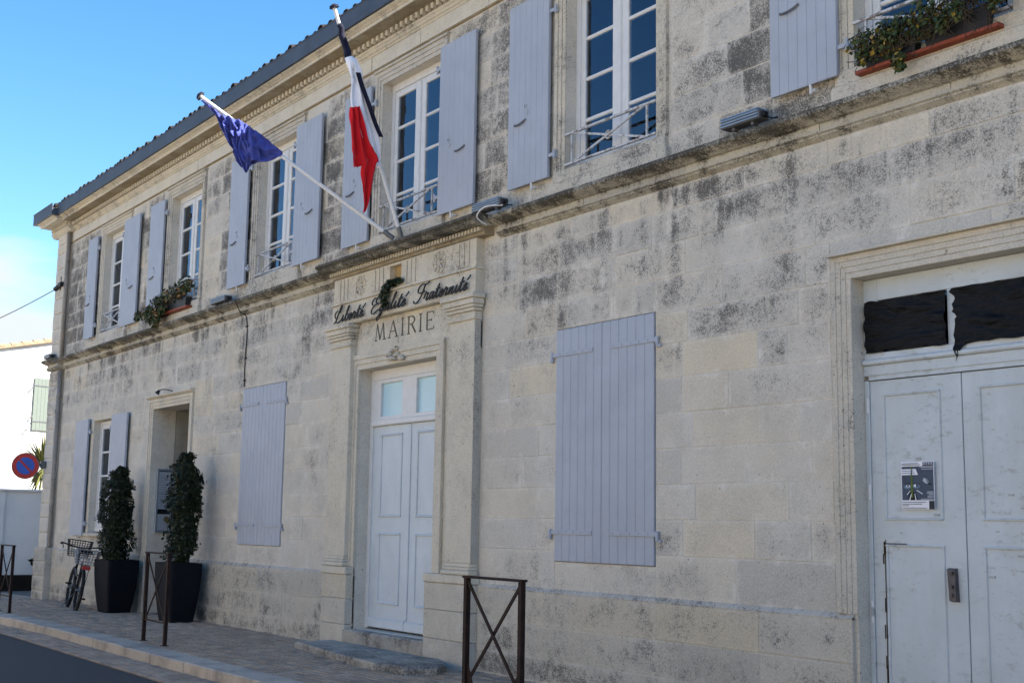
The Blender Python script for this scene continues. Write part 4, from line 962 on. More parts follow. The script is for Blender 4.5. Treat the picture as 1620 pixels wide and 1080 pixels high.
def topiary(cx, cy, z0, z1, rad, seed, label, lean=0.):
    r_ = random.Random(seed); o = thing('topiary_tree', label, 'topiary tree', (cx, cy, z0), 'clipped trees in planters'); m = MB()
    H = z1-z0
    def prof(u): return rad*(min(1, .56+u*1.7))*(1 if u < .5 else max(0, 1-((u-.5)/.52)**2.0)**.62)
    bumps = [(r_.uniform(0, 6.28), r_.uniform(.02, 1), r_.uniform(.08, .17), r_.uniform(-.06, .075)) for _ in range(80)]
    for k in range(6500):
        u = r_.random()**.9; an = r_.uniform(0, 6.283); rr = prof(u)
        d = sum(h for a, b, w, h in bumps if abs(b-u)*H < w and abs((a-an+3.14159) % 6.283-3.14159)*max(rr, .1) < w)
        t_ = r_.random()**.35*1.0; q = (rr+d)*(.55+.45*t_)+r_.gauss(0, .008)
        p = (cx+math.cos(an)*q+lean*u, cy+math.sin(an)*q, z0+.02+u*H+r_.gauss(0, .01))
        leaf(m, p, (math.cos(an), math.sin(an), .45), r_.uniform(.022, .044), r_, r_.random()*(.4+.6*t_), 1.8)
    m.build('foliage', 'topiary', o)
    c = MB(); N = 14
    for j in range(13):
        u = j/12; c.v += [(cx+lean*u+math.cos(6.283*i/N)*max(.01, prof(min(u, .98))*.62), cy+math.sin(6.283*i/N)*max(.01, prof(min(u, .98))*.62), z0+.03+u*H*.97) for i in range(N)]
    for j in range(12):
        for i in range(N): c.face(j*N+i, j*N+(i+1) % N, (j+1)*N+(i+1) % N, (j+1)*N+i)
    c.build('inner_twigs', 'topiary', o, True)
    q = MB(); q.tube([(cx, cy, z0-.15), (cx, cy, z0+H*.5)], .03, 8); q.build('trunk', 'stem', o)
planter(-22.95, -.42, .84, .56, .92, 'dark square planter nearer the bicycle, holding the left clipped tree')
planter(-19.95, -.42, .78, .52, .92, 'dark square planter behind the middle barrier, holding the right clipped tree')
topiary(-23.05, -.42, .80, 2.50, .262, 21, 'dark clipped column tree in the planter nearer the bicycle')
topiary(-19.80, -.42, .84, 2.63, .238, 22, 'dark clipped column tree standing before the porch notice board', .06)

# barriers
def barrier(cx, label):
    z0 = gz(cx); o = thing('barrier', label, 'barrier', (0, 0, 0), 'rust brown street barriers')
    w, h = .395, 1.17
    for s_ in (-1, 1):
        m = MB(); m.box(s_*w-.023, s_*w+.023, -.023, .023, -.12, h-.02, .003); m.box(s_*w-.045, s_*w+.045, -.045, .045, -.01, .012, .004); m.build('post', 'rust', o)
    m = MB(); m.box(-w-.035, w+.035, -.032, .032, h-.02, h, .003); m.build('top_plate', 'rust', o)
    m = MB(); m.bar((-w+.02, -.006, h-.04), (w-.02, -.006, .30), .012, .028); m.bar((w-.02, .009, h-.04), (-w+.02, .009, .30), .012, .028); m.build('cross_brace', 'rust', o)
    m = MB(); m.bar((-w, 0, .285), (w, 0, .285), .014, .02); m.build('bottom_rail', 'rust', o)
    m = MB()
    for s_ in (-1, 1): m.add([(s_*(w-.03), -.004, .28), (s_*(w-.11), -.004, .30), (s_*(w-.03), -.004, .46), (s_*(w-.03), .004, .28), (s_*(w-.11), .004, .30), (s_*(w-.03), .004, .46)], [(0, 1, 2), (5, 4, 3), (0, 3, 4, 1), (1, 4, 5, 2), (2, 5, 3, 0)])
    m.build('gusset', 'rust', o)
    o.location = (cx, -2.0, z0); return o
b1 = barrier(-8.78, 'nearest rust brown X-braced steel barrier, standing before the central doorway')
b2 = copy_tree(b1); b2.location = (-16.55, -2.0, gz(-16.55)); b2['label'] = 'rust brown steel barrier standing in front of the right planter'
b3 = copy_tree(b1); b3.location = (-23.95, -2.05, gz(-23.95)); b3['label'] = 'farthest rust brown steel barrier, cut by the left edge of the photo'

# bicycle
bk = thing('bicycle', 'black city bicycle with front and rear baskets leaning on the plinth by corner', 'bicycle', (0, 0, 0))
def wheel(x):
    m = MB(); m.torus((x, 0, .34), (0, 1, 0), .31, .006, 32, 6); w = m.build('wheel', 'chrome', bk)
    q = MB(); q.torus((x, 0, .34), (0, 1, 0), .325, .029, 36, 8); q.build('tyre', 'rubber', w, True)
    q = MB()
    for k in range(18):
        a = k*math.pi/9; q.tube([(x, .02*(-1)**k, .34), (x+.31*math.cos(a), 0, .34+.31*math.sin(a))], .0018, 4, False)
    q.build('spokes', 'chrome', w, stuff=True)
    q = MB(); q.tube([(x, -.06, .34), (x, .06, .34)], .022, 10); q.build('hub', 'chrome', w)
wheel(0.); wheel(1.12)
F = MB(); bb = (.46, 0, .30); st = (.28, 0, .80); hd = (.93, 0, .83); hdl = (.97, 0, .66)
F.tube([bb, st], .017, 8); F.tube([bb, (.75, 0, .40), hdl], .019, 8); F.tube([(.36, 0, .58), (.7, 0, .55), hdl], .016, 8); F.tube([hdl, hd], .021, 8)
for s_ in (-1, 1):
    F.tube([bb, (0, s_*.055, .34)], .010, 6); F.tube([(.30, 0, .74), (0, s_*.055, .34)], .009, 6); F.tube([hdl, (1.04, s_*.05, .5), (1.12, s_*.05, .34)], .011, 6)
F.build('frame', 'black', bk, True)
q = MB(); q.tube([st, (.255, 0, .93)], .013, 8); q.build('seat_post', 'chrome', bk)
q = MB(); q.add([(.02, -.11, .93), (.02, .11, .93), (.14, .12, .95), (.14, -.12, .95), (.42, .03, .96), (.42, -.03, .96), (.03, -.09, 1.0), (.03, .09, 1.0), (.15, .09, 1.01), (.15, -.09, 1.01), (.41, .02, 1.0), (.41, -.02, 1.0)],
    [(0,1,2,3)[::-1],(3,2,4,5)[::-1],(6,7,8,9)[::-1],(9,8,10,11)[::-1],(0,6,9,3),(3,9,11,5),(1,2,8,7),(2,4,10,8),(0,1,7,6),(5,11,10,4)]); q.build('saddle', 'rubber', bk)
q = MB(); q.tube([hd, (.91, 0, 1.0)], .014, 8); q.tube(spline([(.60, -.36, 1.06), (.74, -.34, 1.07), (.90, -.18, 1.04), (.92, 0, 1.02), (.90, .18, 1.04), (.74, .34, 1.07), (.60, .36, 1.06)], 4), .013, 8); hb = q.build('handlebar', 'black', bk, True)
for s_ in (-1, 1):
    q = MB(); q.tube([(.54, s_*.375, 1.055), (.68, s_*.35, 1.065)], .020, 8); q.build('grip', 'rubber', hb)
    q = MB(); q.tube([(.70, s_*.33, 1.05), (.62, s_*.32, .99), (.58, s_*.34, .985)], .007, 6); q.build('brake_lever', 'black', hb)
def basket(name, x0, x1, w0, w1, z0, z1, mat, nx=7, nz=6):
    q = MB()
    for k in range(nz):
        u = k/(nz-1); z = z0+(z1-z0)*u; e = (1-u)*.05; w = w0+(w1-w0)*u
        q.tube([(x0+e, -w, z), (x1-e, -w, z), (x1-e, w, z), (x0+e, w, z), (x0+e, -w, z)], .009 if k == nz-1 else .0045, 5, False)
    for k in range(nx+1):
        v = k/nx
        for xa, xb in ((x0+.05, x0), (x1-.05, x1)): q.tube([(xa, -w0+2*w0*v, z0), (xb, -w1+2*w1*v, z1)], .0042, 4, False)
        xa = x0+.05+(x1-x0-.1)*v; xb = x0+(x1-x0)*v
        for s_ in (-1, 1): q.tube([(xa, s_*w0, z0), (xb, s_*w1, z1)], .0042, 4, False)
        q.tube([(xa, -w0, z0), (xa, w0, z0)], .003, 4, False)
    q.build(name, mat, bk)
basket('front_basket', .98, 1.28, .16, .20, .86, 1.14, 'black', 9, 8)
basket('rear_basket', -.27, .10, .15, .20, .76, 1.0, 'chrome', 7, 6)
q = MB(); q.tube([(.28, 0, .76), (-.24, 0, .745)], .008, 6)
for s_ in (-1, 1): q.tube([(.26, s_*.06, .75), (-.24, s_*.06, .745), (0, s_*.06, .34)], .006, 6)
q.build('rear_rack', 'black', bk)
q = MB(); q.box(-.30, -.27, -.07, .07, .68, .745, .012); q.build('reflector', 'redplastic', bk)
q = MB(); q.torus((0, 0, .34), (0, 1, 0), .36, .018, 22, 6, R(40), R(215)); q.build('mudguard', 'black', bk, True)
for s_, a in ((-1, 1), (1, -1)):
    q = MB(); q.bar((.46, s_*.07, .30), (.46+.12*a, s_*.09, .30-.12*a), .014, .022); cr_ = q.build('crank', 'chrome', bk)
    q = MB(); q.box(.46+.12*a-.045, .46+.12*a+.045, s_*.10, s_*.20, .30-.12*a-.014, .30-.12*a+.014, .006); q.build('pedal', 'rubber', cr_)
q = MB(); q.disc((.46, -.05, .30), (0, 1, 0), .085, .008, 20); q.box(.0, .5, -.062, -.045, .26, .385, .02); q.build('chain_guard', 'black', bk)
q = MB(); q.tube([(.38, .02, .27), (.30, .20, .02)], .009, 6); q.build('kickstand', 'grey', bk)
bk.matrix_world = Matrix.Translation((-23.75, -.86, gz(-23.8))) @ Matrix.Rotation(R(170), 4, 'Z') @ Matrix.Rotation(R(8), 4, 'X') @ Matrix.Scale(1.09, 4)

# no-parking sign on its bracket at the corner
sg = thing('no_parking_sign', 'round blue and red no parking sign on a bracket at the building corner', 'sign', (-28.95, -.56, 2.70))
ax = Vector((.97, -.24, 0)).normalized(); c0 = Vector((-28.9, -.565, 2.70))
m = MB(); m.disc(c0, ax, .285, .02, 40); m.build('plate', 'grey', sg)
m = MB(); m.disc(c0+ax*.012, ax, .27, .006, 40); m.build('red_ring', 'signred', sg)
m = MB(); m.disc(c0+ax*.016, ax, .185, .006, 40); m.build('blue_field', 'signblue', sg)
pr_ = Vector((0, 0, 1)).cross(ax).normalized()
m = MB(); d = (pr_*.7-Vector((0, 0, .72))).normalized(); m.bar(c0+ax*.0215-d*.185, c0+ax*.0215+d*.185, .042, .006, tuple(ax)); m.build('red_bar', 'signred', sg)
m = MB(); m.tube([(-28.95, -.56, 2.71), (-28.95, -.20, 2.74)], .03, 10); m.box(-29.0, -28.9, -.24, -.13, 2.66, 2.82, .01); m.build('bracket', 'grey', sg)

# notice board on the porch's left reveal
nb = thing('notice_board', 'blue framed glass notice board with papers on the left wall of the porch', 'notice board', (-22.62, .42, 1.9))
m = MB(); y0, y1, z0, z1 = .115, .80, 1.36, 2.50; xb = PORCH[0]
m.box(xb+.002, xb+.05, y0, y0+.035, z0, z1, .004); m.box(xb+.002, xb+.05, y1-.035, y1, z0, z1, .004); m.box(xb+.002, xb+.05, y0+.035, y1-.035, z0, z0+.035, .004); m.box(xb+.002, xb+.05, y0+.035, y1-.035, z1-.035, z1, .004); m.build('frame', 'alu', nb)
m = MB(); m.box(xb+.003, xb+.015, y0+.035, y1-.035, z0+.035, z1-.035); m.build('back_panel', 'ink', nb)
for a, b, c, d in ((.155, .39, 2.06, 2.45), (.155, .385, 1.78, 2.055), (.155, .39, 1.40, 1.69), (.40, .60, 1.40, 2.45), (.61, .76, 1.42, 2.4)):
    m = MB(); m.box(xb+.016, xb+.018, a, b, c, d); m.build('notice', 'paper', nb)
m = MB()
for k in range(18):
    a = .17+.02*(k % 2); m.box(xb+.0182, xb+.0186, a, .36-.03*(k % 3), 1.82+.032*k, 1.826+.032*k)
m.build('text_line', 'postermid', nb)
m = MB(); m.disc((xb+.019, .335, 1.60), (1, 0, 0), .055, .002, 14); m.disc((xb+.0192, .36, 1.56), (1, 0, 0), .04, .002, 12); m.build('yellow_patch', 'ochre', nb)
m = MB(); m.box(xb+.04, xb+.043, y0+.035, y1-.035, z0+.035, z1-.035); m.build('glass_cover', 'clearglass', nb)
# black lamp over the porch
lp = thing('wall_lamp', 'small black gooseneck lamp above the porch with the notice board', 'lamp', (-21.75, -.02, 3.83))
m = MB(); m.tube(spline([(-21.75, .0, 3.83), (-21.75, -.10, 3.85), (-21.75, -.20, 3.845), (-21.75, -.25, 3.81)]), .009, 6); m.build('arm', 'black', lp)
m = MB(); m.tube([(-21.75, -.24, 3.83), (-21.75, -.28, 3.77)], .018, 10, True, .042); m.build('lamp_head', 'black', lp)
# facade floodlights on the ledge
def floodlight(x0, x1, yc, z, label):
    o = thing('floodlight', label, 'floodlight', ((x0+x1)/2, yc, z), 'aluminium floodlights on the ledge')
    m = MB(); m.box(x0, x1, yc-.07, yc+.06, z+.015, z+.10, .008); m.build('housing', 'grey', o)
    m = MB()
    for k in range(4): m.box(x0+.004, x1-.004, yc-.074+.034*k, yc-.060+.034*k, z+.1005, z+.112, .002)
    m.build('cooling_fins', 'alu', o)
    m = MB()
    for k in range(3): m.box(x0+.006, x1-.006, yc-.082, yc-.0703, z+.024+.026*k, z+.038+.026*k, .003)
    m.build('face_ribs', 'alu', o)
    m = MB(); m.box(x0+.1, x0+.13, yc-.03, yc+.03, z-.01, z+.015); m.box(x1-.13, x1-.1, yc-.03, yc+.03, z-.01, z+.015); m.build('foot', 'grey', o)
    m = MB(); m.box(x1, x1+.03, yc-.04, yc+.03, z+.03, z+.08, .006); m.tube(spline([(x1+.03, yc, z+.05), (x1+.09, yc-.02, z+.0), (x1+.16, yc, z-.01)]), .008, 5); m.build('cable', 'black', o)
floodlight(-29.10, -28.66, -.21, 5.058, 'grey floodlight at the far left corner of the ledge')
floodlight(-19.72, -19.12, -.13, 5.062, 'grey floodlight on the ledge left of the flagpoles')
floodlight(-11.86, -11.32, -.20, 5.075, 'grey floodlight just right of the portal cornice')
floodlight(-7.93, -7.47, -.15, 5.085, 'nearest grey ribbed floodlight, under the rightmost upper shutter')
# black cable down the wall
m = MB(); m.tube(spline([(-18.71, -.20, 5.03), (-18.70, -.10, 4.84), (-18.66, -.02, 4.78), (-18.60, -.016, 4.5), (-18.63, -.016, 4.1), (-18.62, -.016, 3.66)]), .009, 6)
for z in (4.6, 4.1, 3.75): m.box(-18.65, -18.59, -.03, -.004, z, z+.025)
tag(m.build('drain_cable', 'black'), 'thin black cable running down from the ledge to the left closed shutters', 'cable')
m = MB(); m.tube(spline([(-11.32, -.22, 5.09), (-11.45, -.37, 5.07), (-11.62, -.36, 4.99), (-11.66, -.2, 4.93)]), .010, 6); tag(m.build('loose_cable', 'whiteflat'), 'short white cable looping over the end of the portal cornice', 'cable')
# overhead wire to the corner
m = MB(); P = []
for i in range(25):
    u = i/24; a = Vector((-28.75, -.22, 6.62)); b = Vector((-46, -2.6, 6.5)); q_ = a.lerp(b, u); q_.z -= .85*4*u*(1-u)*.6; P.append(q_)
m.tube(P, .011, 5); oc = m.build('overhead_cable', 'black'); tag(oc, 'overhead cable sagging from the building corner across the sky to the left', 'cable')
m = MB(); m.tube([(-28.80, -.22, 6.62), (-28.62, -.14, 6.72)], .05, 8); m.box(-28.7, -28.5, -.2, -.12, 6.66, 6.76, .01); m.tube([(-28.66, -.14, 6.9), (-28.66, -.14, 6.6)], .01, 6); m.build('cable_anchor', 'black', oc)

# --- flags
def flag_pole(o, base, tip, r_=.026):
    m = MB(); m.tube([base, Vector(base).lerp(Vector(tip), .5), tip], r_, 10, True, r_*.9); m.build('pole', 'whiteflat', o)
    d = (Vector(tip)-Vector(base)).normalized(); m = MB(); m.tube([Vector(tip), Vector(tip)+d*.03], .062, 14, True, .055); m.tube([Vector(tip)+d*.031, Vector(tip)+d*.05], .045, 14, True, .02); m.build('finial', 'flagnavy', o)
    m = MB(); m.tube([Vector(base)-d*.10, Vector(base)+d*.05], r_*1.25, 10); m.build('socket', 'grey', o)
def cloth_strip(m, rows, nfold, amp, axis_n, seed, k=5, n=18, phase=0.):
    # rows: list of (left point, right point); folds displace along axis_n
    L = spline([r_[0] for r_ in rows], k); Rr = spline([r_[1] for r_ in rows], k); o = len(m.v); A = Vector(axis_n)
    for j, (a, b) in enumerate(zip(L, Rr)):
        for i in range(n+1):
            u = i/n; p = a.lerp(b, u); s_ = math.sin(u*nfold*6.283+phase+j*.05+1.3*mnoise.noise((u*2, j*.12, seed)))
            p = p+A*(amp*(s_+.6*mnoise.noise((u*5, j*.22, seed+3)))*(.35+.65*min(1, (b-a).length/.12))); m.v.append(tuple(p))
    for j in range(len(L)-1):
        for i in range(n):
            q = o+j*(n+1)+i; m.face(q, q+1, q+n+2, q+n+1)
def solid(o, th=.003):
    md = o.modifiers.new('thickness', 'SOLIDIFY'); md.thickness = th; md.offset = 0
FX = -13.55
ff = thing('tricolour_flag', 'blue white and red flag hanging furled with a black ribbon on steep white pole', 'flag', (FX, -.24, 5.26))
flag_pole(ff, (FX, -.237, 5.20), (FX, -1.246, 7.853))
V = lambda y, z, dx=0: (FX+dx, y, z)
pole_y = lambda z: -.237-(z-5.2)*1.009/2.653
m = MB(); P = [(FX+.012*math.sin(i*1.9), pole_y(7.66-.046*i)+.010*math.sin(i*1.3), 7.66-.046*i) for i in range(11)]
m.tube(P, .036, 10, True, .050)
m.build('blue_band', 'flagnavy', ff, True)
m = MB(); cloth_strip(m, [(V(-1.045, 7.25, .02), V(-.945, 7.28, .02)), (V(-1.035, 7.10, .035), V(-.865, 7.13, .03)), (V(-1.0, 6.98, .03), V(-.83, 7.0, .025))], 2.0, .024, (1, 0, 0), 2, 6, 18)
m.tube([(FX, pole_y(7.27), 7.27), (FX, pole_y(7.12), 7.12)], .055, 10, True, .05)
cloth_strip(m, [(V(-1.0, 7.0, .03), V(-.835, 7.0, .03)), (V(-1.0, 6.80, .03), V(-.775, 6.78, .03)), (V(-.985, 6.60, .025), V(-.69, 6.56, .03)), (V(-.92, 6.55, .025), V(-.60, 6.34, .03)), (V(-.83, 6.28, .03), V(-.575, 6.20, .03)), (V(-.76, 6.12, .03), V(-.565, 6.04, .03)), (V(-.66, 6.02, .03), V(-.565, 5.92, .03))], 2.0, .026, (1, 0, 0), 4, 6, 22)
solid(m.build('white_band', 'flagwhite', ff, True))
m = MB(); cloth_strip(m, [(V(-1.025, 6.61, .075), V(-0.915, 6.64, .08)), (V(-1.020, 6.40, .085), V(-0.840, 6.44, .085)), (V(-1.000, 6.15, .085), V(-0.750, 6.18, .09)), (V(-0.985, 5.98, .085), V(-0.660, 6.08, .09)), (V(-0.965, 5.86, .08), V(-0.615, 5.99, .085))], 2.2, .040, (1, 0, 0), 6, 7, 26)
cloth_strip(m, [(V(-0.850, 5.95, .09), V(-0.615, 6.02, .085)), (V(-0.840, 5.80, .06), V(-0.630, 5.87, .05)), (V(-0.810, 5.62, .055), V(-0.655, 5.67, .045)), (V(-0.785, 5.45, .05), V(-0.700, 5.48, .045)), (V(-0.780, 5.33, .045), V(-0.740, 5.37, .04))], 1.6, .034, (1, 0, 0), 8, 7, 20)
solid(m.build('red_band', 'flagred', ff, True))
m = MB(); P = [V(-.92, 7.08, .062), V(-.865, 6.93, .066), V(-.765, 6.72, .066), V(-.665, 6.50, .062), V(-.565, 6.33, .052)]
cloth_strip(m, [((p[0], p[1]-.034, p[2]-.004), (p[0], p[1]+.034, p[2]+.006)) for p in P], .6, .008, (1, 0, 0), 9, 5, 6); solid(m.build('black_ribbon', 'flagnavy', ff, True), .006)
# Europe-blue flag
EB = Vector((-13.75, -.30, 5.19)); ET = Vector((-15.179, -2.267, 6.948)); hv = Vector((ET.x-EB.x, ET.y-EB.y, 0)).normalized(); nv = Vector((-hv.y, hv.x, 0)); nv = nv if nv.dot(CAM-EB) > 0 else -nv
ef = thing('blue_flag', 'plain royal blue flag bunched around the lower white pole leaning left', 'flag', tuple(EB))
flag_pole(ef, tuple(EB), tuple(ET))
E2 = lambda h, z, d=0: tuple(EB+hv*h+Vector((0, 0, z))+nv*d)
m = MB()
up_ = [(2.40, 1.70), (2.27, 1.60), (2.13, 1.49), (2.05, 1.47), (1.93, 1.42), (1.80, 1.365), (1.70, 1.29), (1.61, 1.235), (1.48, 1.13), (1.345, 1.025)]
lo_ = [(2.418, 1.69), (2.23, 1.505), (2.13, 1.30), (2.035, 1.13), (1.965, 1.03), (1.91, .87), (1.80, .80), (1.70, .86), (1.50, .905), (1.35, 1.0)]
rows = [(E2(*a, .045), E2(*b, .03)) for a, b in zip(up_, lo_)]
L = spline([r_[0] for r_ in rows], 7); Rr = spline([r_[1] for r_ in rows], 7); n = 30
for j, (a, b) in enumerate(zip(L, Rr)):
    w = (b-a).length; mid = math.sin(math.pi*min(1, j/(len(L)-1)))
    for i in range(n+1):
        u = i/n; p = a.lerp(b, u)
        ph = j*.42-u*3.0+2.6*mnoise.noise((u*2.2, j*.10, 8)); ph2 = u*6.0+j*.12+2.0*mnoise.noise((u*2.0, j*.13, 3))
        fold = .20*(1-abs(math.sin(ph)))**1.3+.12*(1-abs(math.sin(ph2)))+.03*mnoise.noise((u*7, j*.35, 5))-.06
        p = p+nv*(fold*mid*(.25+.75*math.sin(math.pi*(.12+.8*u)))+.05*mid)+Vector((0, 0, .014*mnoise.noise((u*6, j*.4, 1)))); m.v.append(tuple(p))
for j in range(len(L)-1):
    for i in range(n): q = j*(n+1)+i; m.face(q, q+1, q+n+2, q+n+1)
solid(m.build('cloth', 'flagblue', ef, True))
m = MB(); rows = [(E2(2.02, 1.46, .10), E2(1.97, 1.40, .13)), (E2(2.0, 1.30, .12), E2(1.86, 1.26, .15)), (E2(1.97, 1.12, .12), E2(1.76, 1.12, .15)), (E2(1.90, .96, .10), E2(1.70, .97, .13)), (E2(1.83, .80, .08), E2(1.74, .83, .10)), (E2(1.80, .745, .07), E2(1.78, .75, .08))]
cloth_strip(m, rows, 1.8, .035, tuple(nv), 12, 7, 22); solid(m.build('hanging_fold', 'flagblue', ef, True))
m = MB(); rows = [(E2(1.80, 1.36, .12), E2(1.72, 1.28, .16)), (E2(1.86, 1.15, .15), E2(1.66, 1.12, .18)), (E2(1.88, 1.0, .14), E2(1.62, .98, .17)), (E2(1.80, .86, .11), E2(1.60, .90, .13))]
cloth_strip(m, rows, 1.6, .04, tuple(nv), 19, 7, 20, 1.2); solid(m.build('hanging_fold', 'flagblue', ef, True))

# --- flower boxes and small plants
def leafy(name, parent, spots, count, size, mat, seed, asp=1.25):
    r_ = random.Random(seed); m = MB()
    for k in range(count):
        c, rad = r_.choice(spots); a = Vector((r_.gauss(0, 1), r_.gauss(0, 1), r_.gauss(0, 1)))
        if a.length < .01: continue
        a = a.normalized()*(r_.random()**.45)
        p = Vector(c)+Vector((a.x*rad[0], a.y*rad[1], a.z*rad[2])); leaf(m, p, (a.x*.5, a.y-.5, a.z+.5), size*r_.uniform(.6, 1.3), r_, r_.random(), asp)
    return m.build(name, mat, parent)
wb2 = thing('window_box', 'terracotta tray with black troughs on the sill at top right corner', 'window box', (-5.9, -.09, 5.23), 'window boxes on upper sills')
m = MB(); m.box(-6.50, -5.20, -.12, -.02, 5.222, 5.228); m.box(-6.50, -5.20, -.132, -.120, 5.222, 5.252, .005); m.box(-6.50, -5.20, -.035, -.02, 5.222, 5.258, .005); m.box(-6.50, -6.485, -.1199, -.0349, 5.222, 5.258, .005); m.box(-5.215, -5.20, -.1199, -.0349, 5.222, 5.258, .005); m.build('tray', 'terracotta', wb2)
for a, b in ((-6.42, -5.90), (-5.85, -5.27)):
    m = MB(); m.add([(a+.03, -.115, 5.235), (b-.03, -.115, 5.235), (b-.03, -.055, 5.235), (a+.03, -.055, 5.235), (a, -.13, 5.42), (b, -.13, 5.42), (b, -.04, 5.42), (a, -.04, 5.42)], [(3,2,1,0),(4,5,6,7),(0,1,5,4),(1,2,6,5),(2,3,7,6),(3,0,4,7)]); m.build('trough', 'blackplastic', wb2)
iv = thing('trailing_ivy', 'straggly green and yellow ivy spilling from the black troughs at top right', 'plant', (-5.9, -.1, 5.42))
sp = [((x, -.14+random.uniform(-.05, .02), z), (.15, .10, .12)) for x, z in ((-6.40, 5.44), (-6.28, 5.45), (-6.15, 5.46), (-6.02, 5.45), (-5.90, 5.50), (-5.78, 5.52), (-5.65, 5.50), (-5.52, 5.60), (-5.42, 5.66), (-5.30, 5.62), (-5.20, 5.52), (-6.10, 5.36), (-5.8, 5.38), (-6.3, 5.34))]+[((x, -.20, z), (.07, .05, .10)) for x, z in ((-6.36, 5.33), (-6.02, 5.18), (-5.62, 5.36), (-5.48, 5.42), (-5.18, 5.40))]
leafy('foliage', iv, sp, 2100, .034, 'ivy', 5)
m = MB(); r_ = random.Random(8)
for k in range(70):
    x = r_.uniform(-6.45, -5.2); m.tube(spline([(x, -.11, 5.41), (x+r_.uniform(-.1, .1), -.17, 5.50+r_.uniform(-.05, .08)), (x+r_.uniform(-.18, .18), -.21, 5.36+r_.uniform(-.1, .15)), (x+r_.uniform(-.22, .22), -.215, 5.24+r_.uniform(-.1, .2))], 3), .0032, 4)
m.build('stems', 'stem', iv)
wb1 = thing('window_box', 'terracotta window box on the upper sill of the second window from left', 'window box', (-21.6, -.12, 5.24), 'window boxes on upper sills')
m = MB(); m.box(-22.35, -20.92, -.15, -.05, 5.213, 5.22); m.box(-22.36, -20.91, -.162, -.150, 5.213, 5.245, .004); m.box(-20.92, -20.905, -.15, -.05, 5.213, 5.245); m.build('tray', 'terracotta', wb1)
m = MB(); m.add([(-22.30, -.14, 5.222), (-21.0, -.14, 5.222), (-21.0, -.05, 5.222), (-22.30, -.05, 5.222), (-22.34, -.15, 5.40), (-20.95, -.15, 5.40), (-20.95, -.04, 5.40), (-22.34, -.04, 5.40)], [(3,2,1,0),(4,5,6,7),(0,1,5,4),(1,2,6,5),(2,3,7,6),(3,0,4,7)]); m.build('trough', 'blackplastic', wb1)
gp = thing('bushy_plant', 'bushy green plant with reddish leaves overflowing the left window box', 'plant', (-21.7, -.14, 5.4))
sp = [((x, -.16, z), (.24, .13, .16)) for x, z in ((-22.4, 5.44), (-22.1, 5.47), (-21.8, 5.50), (-21.5, 5.52), (-21.2, 5.56), (-21.0, 5.60))]+[((x, -.25, z), (.26, .08, .15)) for x, z in ((-22.6, 5.30), (-22.4, 5.22), (-22.1, 5.20), (-21.9, 5.28), (-22.2, 5.12))]+[((-23.0, -.28, 5.28), (.16, .05, .10))]
leafy('foliage', gp, sp, 1500, .055, 'flowerleaf', 15)
m = MB()
for k in range(16):
    x = r_.uniform(-22.5, -21.1); m.tube(spline([(x, -.15, 5.37), (x-.08, -.22, 5.46), (x-.2, -.28, 5.3)], 3), .005, 4)
m.build('stems', 'stem', gp)
pp = thing('wall_fern', 'dark green weed growing from the niche above the iron motto', 'plant', (-13.85, -.12, 4.56))
leafy('foliage', pp, [((-13.70, -.16, 4.60), (.12, .05, .04)), ((-13.82, -.18, 4.585), (.13, .06, .05)), ((-13.93, -.19, 4.53), (.09, .05, .08)), ((-13.99, -.19, 4.44), (.08, .05, .08)), ((-13.98, -.19, 4.36), (.06, .04, .06))], 620, .030, 'fern', 31, 1.9)

# ================================================================== ACROSS THE STREET (behind the photographer): unseen houses added to bounce warm light
oh = thing('unseen_bounce_houses', 'low row of cream rendered houses, unseen, added to bounce warm light', 'houses', (-20, -14.5, 0))
oo = [(x, x+1.0, z, z+1.5) for x in range(-58, 14, 4) for z in (1.0, 3.7)]+[(x+1.9, x+2.8, -.06, 2.1) for x in range(-58, 14, 8)]
m = MB(); cellwall(m, -60, 16, -.3, 5.8, -14.6, -14.2, oo); m.build('wall', 'oppwall', oh)
m = MB(); m.box(-60, 16, -22, -14.75, -.3, 5.7); m.build('inner_wall', 'sage', oh)
m = MB(); m.add([(-60.3, -13.9, 5.75), (16.3, -13.9, 5.75), (16.3, -18.4, 7.3), (-60.3, -18.4, 7.3), (-60.3, -23, 5.75), (16.3, -23, 5.75)], [(0,1,2,3), (3,2,5,4)]); m.build('roof', 'rooftile', oh)

# ================================================================== LEFT BACKGROUND
P0 = Vector((-43.413, 3.309, 0)); tv = Vector((-.304, .953, 0)).normalized(); nn = Vector((.953, .304, 0)).normalized()
G3 = lambda s_, z, d=0.: tuple(P0+tv*s_+nn*d+Vector((0, 0, z)))
hz_ = lambda s_: 7.26+(s_ if s_ < 4 else 8-s_)*.233
wh = thing('white_house', 'sunlit white rendered house with tiled roof behind the building on far left', 'house', G3(2, -.3))
m = MB(); fr_ = [G3(-6, -.4), G3(14, -.4), G3(14, hz_(14)), G3(4, hz_(4)), G3(-6, hz_(-6))]; bk_ = [tuple(Vector(p)-nn*9) for p in fr_]
m.add(fr_+bk_, [(0,1,2,3,4), (9,8,7,6,5), (0,5,6,1), (1,6,7,2), (2,7,8,3), (3,8,9,4), (4,9,5,0)]); m.build('wall', 'housewhite', wh)
m = MB()
for s0, s1 in ((-6.3, 4), (4, 14.3)):
    a, b = hz_(s0)+.02, hz_(s1)+.02
    m.add([G3(s0, a, .14), G3(s1, b, .14), G3(s1, b+.05, .14), G3(s0, a+.05, .14), G3(s0, a, -9.2), G3(s1, b, -9.2), G3(s1, b+.05, -9.2), G3(s0, a+.05, -9.2)], [(0,1,2,3),(7,6,5,4),(3,2,6,7),(0,4,5,1),(0,3,7,4),(1,5,6,2)])
rf = m.build('roof', 'rooftile', wh)
s_ = -6.2
